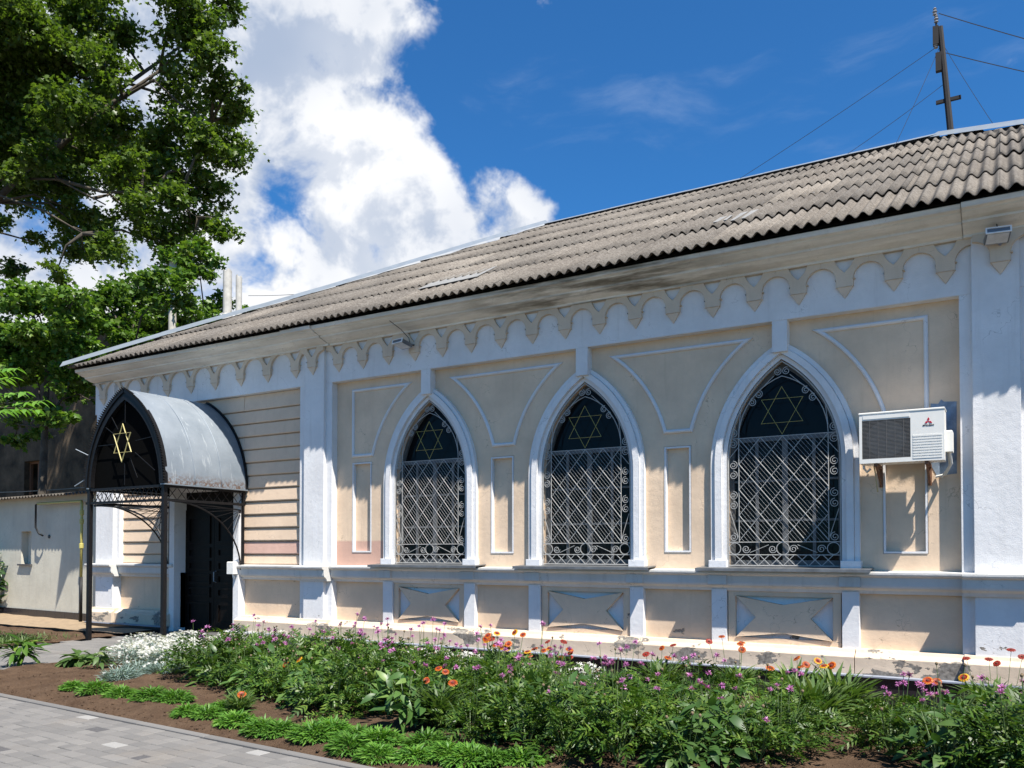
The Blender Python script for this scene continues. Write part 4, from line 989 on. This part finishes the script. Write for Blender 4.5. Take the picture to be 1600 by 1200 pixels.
def tree(name, label, cat_group, trunk, blobs, leafm, per, size, limbs=()):
    T = empty(name, (trunk[0].x, trunk[0].y, trunk[0].z)); tag(T, label, 'tree', cat_group)
    org_ = trunk[0]; rel = lambda p: Vector(p) - org_
    rs = [x for x in np.linspace(.42, .16, len(trunk))] if size > .155 else [x for x in np.linspace(.14, .05, len(trunk))]
    link('trunk', MB().tube([rel(p) for p in trunk], rs, 10).mesh('trunk', 'bark', True), T)
    allp = list(trunk[1:])
    for lm in limbs:
        r0 = lm[1]; pts = [Vector(p) for p in lm[0]]
        link('limb', MB().tube([rel(p) for p in pts], [r0*(1-.75*i/(len(pts)-1)) for i in range(len(pts))], 7).mesh('limb', 'bark', True), T)
        for a, b in zip(pts, pts[1:]): allp += [a.lerp(b, t) for t in (.25, .5, .75, 1)]
    tw = []; P, Rm, S = leaf_cloud([b[0] for b in blobs], [b[1] for b in blobs], per, size, ML, twig=tw)
    me = scatter_mesh('crown', ML, P - np.array(org_), Rm, S, [leafm]); link('crown', me, T)
    mb = MB()
    for (c, r) in blobs:
        c = Vector(c); s = min(allp, key=lambda p: (p-c).length + max(0, p.z-c.z)*1.5)
        m1 = s.lerp(c, .5) + Vector((random.uniform(-.2,.2), random.uniform(-.2,.2), .15*(c-s).length)); k = .035 if size > .155 else .02
        mb.tube([rel(s), rel(m1), rel(c)], [k*1.6, k, k*.5], 5)
    for a, b in tw: mb.tube([rel(a), rel(a.lerp(b,.5)+Vector((0,0,.06))), rel(b)], [.014, .010, .005], 3)
    tag(link('twigs', mb.mesh('twigs', 'bark', True), T), kind='stuff')
    return T
def blobs_px(lst, d0, seedoff=0.0):
    out = []
    for (x, y, r, *dd) in lst:
        d = d0 + (dd[0] if dd else random.uniform(-1.6, 1.6)); out.append((at_d(x, y, d), r*d/FPX))
    return out
D1 = 26.0
big = [(40,20,75),(120,10,60),(165,50,45),(30,100,75),(110,100,60),(165,110,40),(20,190,70),(100,180,55),(160,180,50),(205,205,40),
       (285,15,55),(345,10,32),(300,75,48),(345,90,40),(290,140,45),(345,165,38),(375,130,18),(330,215,36),(275,205,42),(365,180,22),
       (240,245,42),(190,270,42),(290,265,40),(320,300,38),(250,310,45),(300,350,42),(345,360,26),(200,330,36),(240,380,38),(300,400,34),
       (140,240,40),(75,250,36),(30,270,28),(120,330,26),(60,380,22),(30,420,24),(130,390,28),(180,390,30),(90,420,24),(10,350,18),
       (-80,60,110),(-90,220,110),(-200,120,130),(-180,300,100),(-70,-90,120),(90,-90,100),(240,-70,60),(330,-60,55),(-220,-80,130),(-330,100,120)]
bb = blobs_px(big, D1) + [(p + Vector((-3.5, 4.0, .5)), r*1.1) for p, r in blobs_px([(20,80,90),(140,160,70),(-60,160,110),(60,300,60),(-120,-20,120),(300,120,50)], D1)]
tb = at_d(-190, 860, 26.5); tb.z = 0
tr = [tb, tb + Vector((.2,0,3)), tb + Vector((.5,.1,6.5)), tb + Vector((.9,.1,9.5)), tb + Vector((1.0,.2,13)), tb + Vector((1.2,.3,17))]
lim = [([tr[3], at_d(-40,290,26), at_d(60,255,26), at_d(170,165,26), at_d(250,110,26)], .17), ([tr[2]+Vector((.2,0,1.5)), at_d(-20,278,25.5), at_d(90,280,25.2), at_d(165,320,25)], .075),
       ([tr[2], at_d(-30,295,25), at_d(70,330,24.8), at_d(130,365,24.6)], .07), ([tr[4], at_d(60,60,26.5), at_d(150,10,26.5)], .15), ([tr[3], at_d(40,265,26.5), at_d(200,130,27), at_d(300,60,27)], .13),
       ([at_d(170,165,26), at_d(240,125,26), at_d(290,170,26), at_d(330,190,26)], .06), ([at_d(90,280,25.2), at_d(160,300,25), at_d(240,300,25), at_d(310,340,25)], .06)]
tree('plane_tree', 'tall spreading broadleaf tree with thick bare limbs at upper left', 'trees behind the annex', tr, bb, 'leaf_tree', 1500, .160, lim)
D2 = 21.5
def small_tree(label, bx, d, basepx, hz, per=2400):
    b = at_d(basepx, 862, d); b.z = 0
    tr = [b, b+Vector((.1,0,hz*.35)), b+Vector((.05,.1,hz*.7)), b+Vector((.15,.1,hz))]
    tree('maple_tree', label, 'trees behind the annex', tr, blobs_px(bx, d), 'leaf_maple', per, .148)
small_tree('leafy young maple at the left edge above the annex roof', [(20,470,40),(60,470,42),(110,480,40),(30,520,40),(90,530,42),(130,540,34),(20,580,36),(60,590,26),(-50,520,60),(110,590,30),(80,640,30),(25,640,30),(50,560,40),(100,560,36),(60,680,20),(10,540,36),(130,500,34),(140,610,26),(100,650,22),(20,690,18)], 21.0, 60, 6.8)
small_tree('dense young maple between the left trees and the chimney pipes', [(160,460,40),(210,455,40),(255,460,40),(170,505,42),(220,510,42),(150,560,30),(200,550,36),(245,545,30),(120,615,28),(160,600,26),(130,580,34),(180,580,26)], 22.0, 190, 6.6)
small_tree('maple with sunlit leaves right behind the thick chimney pipe', [(290,440,40),(310,410,30),(270,420,30),(280,485,34),(300,520,26),(330,480,20),(345,470,18),(382,488,13),(405,492,12),(270,520,30),(330,505,20)], 24.5, 300, 7.2)

# compound-leaved sapling poking in at the left edge
lb = at_d(-70, 862, 14); lb.z = 0
SP = empty('ash_sapling', lb); tag(SP, 'bright green compound leaf branch at the left edge', 'tree')
OL = oval_leaf(.24, 4, .3)
P, AZ, EL, RO, SC = [], [], [], [], []
stems = MB(); stems.tube([(0,0,0),(.05,0,1.8),(.0,0.1,3.4)], [.05,.04,.02], 7)
for (x, y) in [(58,640),(40,612),(20,590),(70,625),(15,640),(-20,600),(-60,620),(-110,600),(-90,650),(30,575)]:
    tip = at_d(x, y, 13.5 + random.uniform(-.6,.6)) - lb; base = Vector((.02, .05, tip.z - .15)); stems.tube([base, base.lerp(tip,.5)+Vector((0,0,.12)), tip], [.012,.008,.003], 4)
    for t in np.linspace(.35, 1, 9):
        q = base.lerp(tip, t) + Vector((0,0,.12*4*t*(1-t)*.5)); a = math.atan2(tip.y-base.y, tip.x-base.x)
        for s in (-1, 1): P.append(q); AZ.append(a+s*1.1+random.uniform(-.2,.2)); EL.append(random.uniform(-.5,0)); RO.append(random.uniform(-.4,.4)); SC.append(random.uniform(.13,.2))
me = scatter_mesh('foliage', OL, np.array(P), rots(AZ, EL, RO), SC, ['leaf_bright']); link('foliage', me, SP); link('stem', stems.mesh('stem', 'bark'), SP)

# laurel shrub at the left edge
sb = at_z(-28, 962); SH = empty('laurel_shrub', sb); tag(SH, 'dark glossy leaved shrub at the left edge before the annex', 'shrub')
n = 900; q = rng.normal(size=(n,3)); q /= np.linalg.norm(q,axis=1)[:,None]; q *= (.35+.65*rng.random((n,1))**.6); P = q*np.array([.75,.75,.75]) + np.array([0,0,.85])
link('foliage', scatter_mesh('foliage', oval_leaf(.2,4,.3), P, rots(np.arctan2(q[:,1],q[:,0])+rng.normal(0,.6,n), rng.normal(.2,.5,n), rng.normal(0,.5,n)), .16+.08*rng.random(n), ['leaf_laurel']), SH)
mb = MB()
for k in range(12): a = k*.52; mb.tube([(0,0,0),(.25*math.cos(a),.25*math.sin(a),.6),(.55*math.cos(a),.55*math.sin(a),1.1+.2*math.sin(k))], [.02,.014,.006], 5)
link('stem', mb.mesh('stem', 'bark'), SH)

# ================================================================== FLOWER BED
def pinnate(L=1.0, nl=5, w=.22):
    v = [(0,.012,0),(0,-.012,0)]; f = []; zc = lambda t: .22*math.sin(math.pi*t*.75) - .42*t*t
    mid = []
    for i in range(nl+1):
        t = (i+1)/(nl+1)
        mid.append(t)
    v += [(mid[-1], 0, zc(1.0))]; f.append((0,1,2))
    for i in range(nl):
        t = .22 + .70*i/(nl-1); ll = w*(1.25 if 0 < i < nl-1 else .85)*(1-.35*t)
        for s in (-1, 1):
            b = len(v); v += [(t-.04,0,zc(t)),(t+.07,0,zc(t+.05)),(t+.20,s*ll,zc(t)-.06),(t+.06,s*ll*.6,zc(t)-.01)]; f.append((b,b+1,b+2,b+3) if s > 0 else (b,b+3,b+2,b+1))
    b = len(v); v += [(.84,0,zc(.84)),(.97,.07,zc(.97)),(1.14,0,zc(1.1)),(.97,-.07,zc(.97))]; f.append((b,b+1,b+2,b+3))
    return np.array(v), f
PN = pinnate()
def blade(w=.05, curl=.5):
    ts = [0,.35,.7,1.0]; v = []
    for t in ts[:-1]: v += [(t, w*(.6+.8*t*(1-t)*2), -curl*t*t), (t, -w*(.6+.8*t*(1-t)*2), -curl*t*t)]
    v += [(1,0,-curl)]; return np.array(v), [(0,1,3,2),(2,3,5,4),(4,5,6)]
BL = blade(); BLW = blade(.09, .55)
def herb_mesh(i):
    n = 165; a = rng.random(n)*2*math.pi; rr = .30*np.sqrt(rng.random(n)); h = (.05+.40*rng.random(n)**.8)*(1-.5*(rr/.30)**2)
    P = np.stack([rr*np.cos(a), rr*np.sin(a), h], -1)
    if i < 5: return scatter_mesh('foliage', PN, P, rots(a+rng.normal(0,.7,n), rng.normal(.3,.45,n), rng.normal(0,.5,n)), .10+.14*rng.random(n)**1.5, ['leaf_herb'])
    return scatter_mesh('foliage', oval_leaf(.19,4,.35), P, rots(a+rng.normal(0,.7,n), rng.normal(.2,.45,n), rng.normal(0,.5,n)), .08+.09*rng.random(n), ['leaf_broad'])
HERB = [herb_mesh(i) for i in range(7)]
def tuft_mesh(i):
    n = 800; a = rng.random(n)*2*math.pi; rr = .17*np.sqrt(rng.random(n)); P = np.stack([rr*np.cos(a), rr*np.sin(a), .01+.085*(1-(rr/.18)**2)*rng.random(n)**.6], -1)
    return scatter_mesh('foliage', BLW, P, rots(a+rng.normal(0,.7,n), np.clip(1.2-rr/.16*.8+rng.normal(0,.25,n),-.1,1.5), rng.normal(0,.4,n)), .045+.04*rng.random(n), ['leaf_tuft'])
TUFT = [tuft_mesh(i) for i in range(5)]
def grass_mesh(hh=.42, n=260, rad=.14, mat='leaf_grass'):
    a = rng.random(n)*2*math.pi; rr = rad*np.sqrt(rng.random(n)); P = np.stack([rr*np.cos(a), rr*np.sin(a), .02+hh*.5*rng.random(n)**1.5], -1)
    return scatter_mesh('foliage', BL, P, rots(a+rng.normal(0,.5,n), np.clip(1.15+rng.normal(0,.28,n)-rr*1.2,-.1,1.5), rng.normal(0,.4,n)), hh*(.35+.35*rng.random(n)), [mat])
GRASS = [grass_mesh() for i in range(4)]
STEMS = []
def stem_mesh(): 
    mb = MB()
    for k in range(9): a = k*.7+random.random(); mb.tube([(0,0,0),(.10*math.cos(a),.10*math.sin(a),.2),(.2*math.cos(a),.2*math.sin(a),.38)], [.005,.004,.003], 4)
    return mb.mesh('stem', 'stem')
STEM = stem_mesh()
# flower heads
def head_pink():
    n = 46; a = rng.random(n)*2*math.pi; e = np.concatenate([rng.normal(.25,.2,28), rng.normal(1.0,.3,18)])
    return scatter_mesh('flower', blade(.10,.2), np.zeros((n,3)), rots(a,e,rng.normal(0,.5,n)), .018+.012*rng.random(n), ['petal_pink'])
PINKS = [head_pink() for _ in range(3)]
BUD = MB().lathe([(.003,-.022),(.011,-.012),(.012,-.002),(.006,.006)], (0,0,0), 7).mesh('bud', 'bud')
def head_orange(red=False):
    mb = MB(); mb.cur = 0; n = 12
    for ring in (0, 1):
        for k in range(n):
            a = 2*math.pi*(k+.5*ring)/n + random.uniform(-.08,.08); ca_, sa_ = math.cos(a), math.sin(a); z = .004*ring
            def q(r, w, zz): return (r*ca_-w*sa_, r*sa_+w*ca_, zz+z)
            mb.cur = 0; mb.add([q(.006,.002,0), q(.006,-.002,0), q(.024,-.0068,.004), q(.024,.0068,.004)], [(0,1,2,3)])
            mb.cur = 1; mb.add([q(.024,.0068,.004), q(.024,-.0068,.004), q(.034,-.0055,.001), q(.036,.0,-.001), q(.034,.0055,.001)], [(0,1,2,3,4)])
    mb.cur = 2; mb.lathe([(.012,.0),(.013,.006),(.009,.012),(.002,.014)], (0,0,0), 9)
    return mb.mesh('flower', ['petal_red','petal_red','flower_eye'] if red else ['petal_deep','petal_orange' if random.random() < .65 else 'petal_yellow','flower_eye'])
ORNG = [head_orange() for _ in range(5)]; REDS = [head_orange(True)]

cam_p = Vector((0,0,EYE))
def add_flower(plant, kind, x, y, z, sc=1.0):
    me = random.choice(PINKS if kind == 'pink' else (REDS if kind == 'red' else ORNG))
    o = link('flower', me, plant, (x, y, z)); o.scale = (sc,)*3
    o.rotation_euler = (random.uniform(.2,.9) if kind != 'pink' else random.uniform(0,.6), random.uniform(-.4,.4), random.uniform(-.5,.5))
    s = link('flower_stalk', MB().tube([(x*.4, y*.4, .1), (x*.8, y*.8, z*.6), (x, y, z-.004)], [.0035,.003,.0025], 4).mesh('flower_stalk', 'stem'), plant)
def soil_z(p): return soil_h(p.x, p.y)
HERB_ALL = []
WORDS = ['no', 'one', 'two', 'three', 'four', 'five', 'six', 'seven']
def zone(px):
    for lim_, nm in [(400, 'before the door end of the wall'), (530, 'before the left pilaster'), (610, 'just left of the leftmost window'), (750, 'below the leftmost window'), (840, 'between the left and middle windows'), (1010, 'below the middle window'),
                    (1110, 'between the middle and right windows'), (1235, 'below the right window'), (1340, 'right below the right window'), (1480, 'below the air conditioner')]:
        if px < lim_: return nm
    return 'before the right pilaster'
def herb(x, y, sc, nflow, row=0):
    p = Vector((x, y, 0)); p.z = soil_z(p) - .01; px = to_px((x, y, .2))[0]
    rw = ['front row', 'second row', 'third row', 'fourth row'][row] if row < 4 else 'back row'
    mi_ = random.choice((0,1,2,3,4,0,1,2,3,4,5,6)); 
    nm, kind = ('knapweed_plant', 'feathery knapweed clump') if mi_ < 5 else ('broad_leaved_plant', 'broad leaved green clump')
    H = empty(nm, p, random.uniform(0, 6.28)); tag(H, '%s, %s pink flower%s, %s, %s' % (kind, WORDS[nflow], '' if nflow == 1 else 's', rw, zone(px)), 'plant', 'leafy clumps massed in the flower bed')
    f = link('foliage', HERB[mi_], H); f.scale = (sc*random.uniform(.9,1.15), sc*random.uniform(.9,1.15), sc*random.uniform(.85,1.2)); f.rotation_euler = (random.uniform(-.2,.2), random.uniform(-.2,.2), 0); link('stem', STEM, H).scale = (sc,)*3
    for k in range(nflow):
        a = random.random()*6.28; r = .30*sc*math.sqrt(random.random()); add_flower(H, 'pink', r*math.cos(a), r*math.sin(a), sc*random.uniform(.44,.74), random.uniform(1.0,1.5))
    if random.random() < .6:
        for k in range(3):
            a = random.random()*6.28; r = .28*sc*math.sqrt(random.random()); z = sc*random.uniform(.45,.62); o = link('bud', BUD, H, (r*math.cos(a), r*math.sin(a), z))
            link('bud_stalk', MB().tube([(r*.4*math.cos(a), r*.4*math.sin(a), .1), (r*math.cos(a), r*math.sin(a), z-.02)], .0025, 4).mesh('bud_stalk','stem'), H)
    HERB_ALL.append(p)
# massed planting: rows between the front edge and the back of the bed
front = [at_z(x, y) for x, y in [(300,1062),(350,1082),(430,1098),(520,1122),(620,1138),(760,1172),(880,1200),(1050,1212),(1180,1205),(1300,1172),(1400,1200),(1500,1230),(1800,1270)]]
def front_y(x):
    for a, b in zip(front, front[1:]):
        if a.x <= x <= b.x: return a.y + (b.y-a.y)*(x-a.x)/(b.x-a.x)
    return front[-1].y if x > front[-1].x else 99
def top_line(px): return float(np.interp(px, [250,600,800,1000,1300,1600,1800], [996,1008,1034,1054,1074,1090,1096]))
x = front[0].x + .1
while x < 2.0:
    y = front_y(x) + .12 + random.uniform(-.06,.1)
    if y < 20:
        k = 0
        while k < 9 and to_px((x, y, .42))[1] > top_line(to_px((x, y, .42))[0]):
            px = to_px((x, y, .3))
            gap = 1235 < px[0] < 1325 or (640 < px[0] < 740 and k in (0, 1))
            if not gap: herb(x + random.uniform(-.14,.14), y, random.uniform(.78,1.14)*(1+.35*mnoise.noise((x*1.1, y*1.1, 2))), (0 if random.random() < .25 else random.choice((2,3,4,5,6))) if y > front_y(x)+.6 else random.choice((0,1,1,2)), k)
            y += .37 + random.uniform(-.08,.10); k += 1
    x += .38 + random.uniform(-.06,.08)

# gaillardia: narrow leaved plants with orange heads
def gaillardia(px, py, nfl, label, sc=1.0, spread=.22, hz=(.42,.60), red=0.0, leaves=True):
    p = at_z(px, py); p.z = soil_z(p) - .01
    G = empty('gaillardia_plant', p); tag(G, label, 'plant', 'gaillardia plants in the flower bed')
    if leaves:
        for k in range(2):
            f = link('foliage', random.choice(GRASS), G, (random.uniform(-.08,.08), random.uniform(-.08,.08), 0), (0,0,random.random()*6)); f.scale = (sc,)*3
    for k in range(nfl):
        a = random.random()*6.28; r = spread*math.sqrt(random.random()); add_flower(G, 'red' if random.random() < red else 'orange', r*math.cos(a), r*math.sin(a), random.uniform(*hz), random.uniform(.95,1.3))
for (px, py, nf, lab, sc, spd, hz, rd) in [
    (790,1080,16,'gaillardia clump crowded with orange flowers before the black tiles, left of the middle window axis',1.0,.30,(.42,.66),.1),
    (860,1085,12,'gaillardia clump with darker orange flowers right of the crowded one',1.0,.26,(.38,.58),.4),
    (690,1140,4,'gaillardia with a few large orange flowers low in the middle of the bed',.95,.2,(.34,.50),0),
    (1030,1085,4,'gaillardia with few orange flowers left of the rightmost window',.9,.3,(.38,.55),.2),
    (1150,1085,5,'gaillardia with orange flowers standing before the plinth under the rightmost window',.9,.35,(.45,.66),.2),
    (1250,1128,5,'gaillardia with orange flowers rising from long grassy leaves',1.1,.3,(.45,.60),.0),
    (1300,1130,2,'gaillardia with two orange flowers and long grassy leaves below the air conditioner',1.1,.2,(.48,.62),.0),
    (1275,1145,0,'flowerless grassy tuft of long leaves below the air conditioner',1.1,.2,(.4,.5),.0),
    (1560,1130,5,'gaillardia with dark red flowers at the right edge',.9,.3,(.45,.68),1.0),
    (1510,1160,3,'gaillardia with small orange flowers near the right edge',.8,.3,(.36,.50),.2),
    (460,1095,2,'gaillardia with one big orange flower among leaves left of middle',.7,.12,(.34,.42),0),
    (372,1118,1,'single orange gaillardia low at the front left',.5,.08,(.12,.18),0)]:
    gaillardia(px, py, nf, lab, sc, spd, hz, rd)

# tufts of bright green thrift along the front
tl = [(115,1078),(150,1084),(190,1088),(235,1096),(272,1098),(295,1118),(325,1122),(352,1112),(368,1133),(412,1143),(438,1146),(490,1156),(548,1172),(592,1168),(560,1160),(650,1186),(668,1172),(700,1188),(735,1194),(770,1196),(815,1196),(520,1150),(590,1182)]
ordn = ['first','second','third','fourth','fifth','sixth','seventh','eighth','ninth','tenth','eleventh','twelfth','thirteenth','fourteenth','fifteenth','sixteenth','seventeenth','eighteenth','nineteenth','twentieth','twenty-first','twenty-second','twenty-third']
order = sorted(range(len(tl)), key=lambda i: tl[i][0])
for rank, i in enumerate(order):
    px, py = tl[i]; p = at_z(px, py+3); p.z = soil_z(p) - .005
    T = empty('thrift_tuft', p, random.uniform(0,6.28)); tag(T, 'bright green grassy tuft at the bed front, %s from the left' % ordn[rank], 'plant', 'bright green tufts along the bed front')
    s = random.uniform(.82,1.1)*(1.0 if px > 450 else .92); f = link('foliage', TUFT[i % 5], T); f.scale = (s, s, s)

# white mat flowers (silver leaved)
def white_mat(cells, label, hgt=.20, nfl=260, nlf=700):
    p0 = at_z(*cells[0][:2]); p0.z = soil_z(p0)
    M_ = empty('white_flower_mat', p0); tag(M_, label, 'plant', 'silver mats with white flowers')
    P, A, E = [], [], []; PF = []
    for (px, py, r, dens) in cells:
        c = at_z(px, py) - p0
        n = int(nlf*dens); a = rng.random(n)*2*math.pi; rr = r*np.sqrt(rng.random(n)); z = hgt*(1-(rr/r)**2*.7)*rng.random(n)
        P.append(np.stack([c.x+rr*np.cos(a), c.y+rr*np.sin(a), z-.02+c.z*0], -1)); A.append(a); E.append(np.clip(.7+rng.normal(0,.4,n), -.1, 1.4))
        n = int(nfl*dens); a = rng.random(n)*2*math.pi; rr = r*np.sqrt(rng.random(n)); z = hgt*(1-(rr/r)**2*.6)+.02+.05*rng.random(n)
        PF.append(np.stack([c.x+rr*np.cos(a), c.y+rr*np.sin(a), z], -1))
    P = np.concatenate(P); A = np.concatenate(A); E = np.concatenate(E); n = len(P)
    tag(link('foliage', scatter_mesh('foliage', BL, P, rots(A,E,rng.normal(0,.4,n)), .07+.05*rng.random(n), ['leaf_silver']), M_), kind='stuff')
    if nfl:
        PF = np.concatenate(PF); n = len(PF)
        v = [(0,0,0)]; f = []
        for k in range(5):
            a = 2*math.pi*k/5; b = len(v); v += [(.5*math.cos(a-.35),.5*math.sin(a-.35),.12),(1.0*math.cos(a-.2),1.0*math.sin(a-.2),.1),(1.0*math.cos(a+.2),1.0*math.sin(a+.2),.1),(.5*math.cos(a+.35),.5*math.sin(a+.35),.12)]; f.append((0,b,b+1,b+2,b+3))
        tag(link('blossoms', scatter_mesh('blossoms', (np.array(v), f), PF, rots(rng.random(n)*6.28, rng.normal(.1,.4,n), rng.normal(.3,.4,n)), .016+.008*rng.random(n), ['petal_white']), M_), kind='stuff')
white_mat([(200,1040,.42,1),(240,1030,.45,1.1),(285,1028,.45,1.1),(330,1026,.42,1),(262,1042,.4,1),(310,1040,.4,.8),(225,1018,.4,.8),(290,1014,.4,.8)], 'broad silver mat covered in small white flowers by the path', .22, 330, 650)
white_mat([(188,1064,.20,1)], 'low blue-grey leafy cushion in front of the white flowers', .12, 6, 700)
white_mat([(255,1056,.25,1),(215,1052,.2,.6),(295,1054,.22,.8)], 'blue-grey leafy edge below the broad white flower mat', .12, 25, 800)
white_mat([(390,1024,.35,.8),(430,1020,.35,.8),(360,1020,.3,.7)], 'small white flowers behind the leaves below the left pilaster', .28, 260, 300)
white_mat([(650,1062,.3,.9),(690,1068,.32,1),(730,1072,.28,.8)], 'white flower patch behind the leaves below the leftmost window', .30, 300, 300)
white_mat([(915,1092,.26,.7)], 'small white flower patch right of the orange flowers', .30, 220, 250)

# peony and hosta by the path
def rosette(name, label, px, py, n, L, mat, templ, h):
    p = at_z(px, py); p.z = max(0, soil_z(p)) if p.x > -11.6 else .02
    o = empty(name, p); tag(o, label, 'plant'); a = rng.random(n)*6.28; rr = rng.random(n)
    P = np.stack([.5*L*rr*np.cos(a), .5*L*rr*np.sin(a), h*(.25+.75*rng.random(n))], -1)
    link('foliage', scatter_mesh('foliage', templ, P, rots(a+rng.normal(0,.3,n), rng.normal(.15,.35,n), rng.normal(0,.3,n)), L*(.5+.4*rng.random(n)), [mat]), o)
    mb = MB()
    for k in range(8): b = k*.8; mb.tube([(0,0,0),(.3*L*math.cos(b),.3*L*math.sin(b),h*.8)], [.006,.004], 4)
    link('stem', mb.mesh('stem', 'stem'), o)
rosette('peony_plant', 'young peony with spread dark leaves on bare soil at left', 33, 1042, 70, .30, 'leaf_herb', oval_leaf(.17,4,.3), .34)
rosette('hosta_plant', 'low broad leaved plant at the path edge left of white flowers', 122, 1043, 45, .30, 'leaf_grass', oval_leaf(.26,4,.4), .14)
rosette('hosta_plant', 'upright narrow leaved plant beside the white flower mat', 152, 1050, 40, .22, 'leaf_grass', oval_leaf(.18,4,.4), .24)
# grass patch in the side bed
c = at_z(22, 1008); n = 2600; P = np.stack([c.x + rng.normal(-.4,1.0,n), c.y + rng.normal(0,.45,n), np.full(n,.03)], -1)
P = P[P[:,0] < -14.7]; n = len(P)
tag(link('grass', scatter_mesh('grass', BL, P, rots(rng.random(n)*6.28, np.clip(rng.normal(1.1,.3,n),0,1.5), rng.normal(0,.4,n)), .06+.08*rng.random(n), ['leaf_grass'])), 'short grass patch on soil at the left edge', 'grass', kind='stuff')
# clods on the soil
cl = MB().lathe([(.3,-.6),(1,-.3),(.9,.25),(.35,.6)], (0,0,0), 5); n = 2200
xs = rng.uniform(-11.4, 0, n); ys = np.array([EDGE(a) for a in xs]) + .08 + rng.random(n)**1.5*1.9
P = np.stack([xs, ys, [soil_h(a, b)+.003 for a, b in zip(xs, ys)]], -1)
tag(link('soil_clods', scatter_mesh('soil_clods', (np.array(cl.v), cl.f), P, rots(rng.random(n)*6.28, rng.normal(0,.6,n), rng.normal(0,.6,n)), .004+.014*rng.random(n)**3, ['soil'])), 'small crumbs of brown soil on the bed', 'soil', kind='stuff')
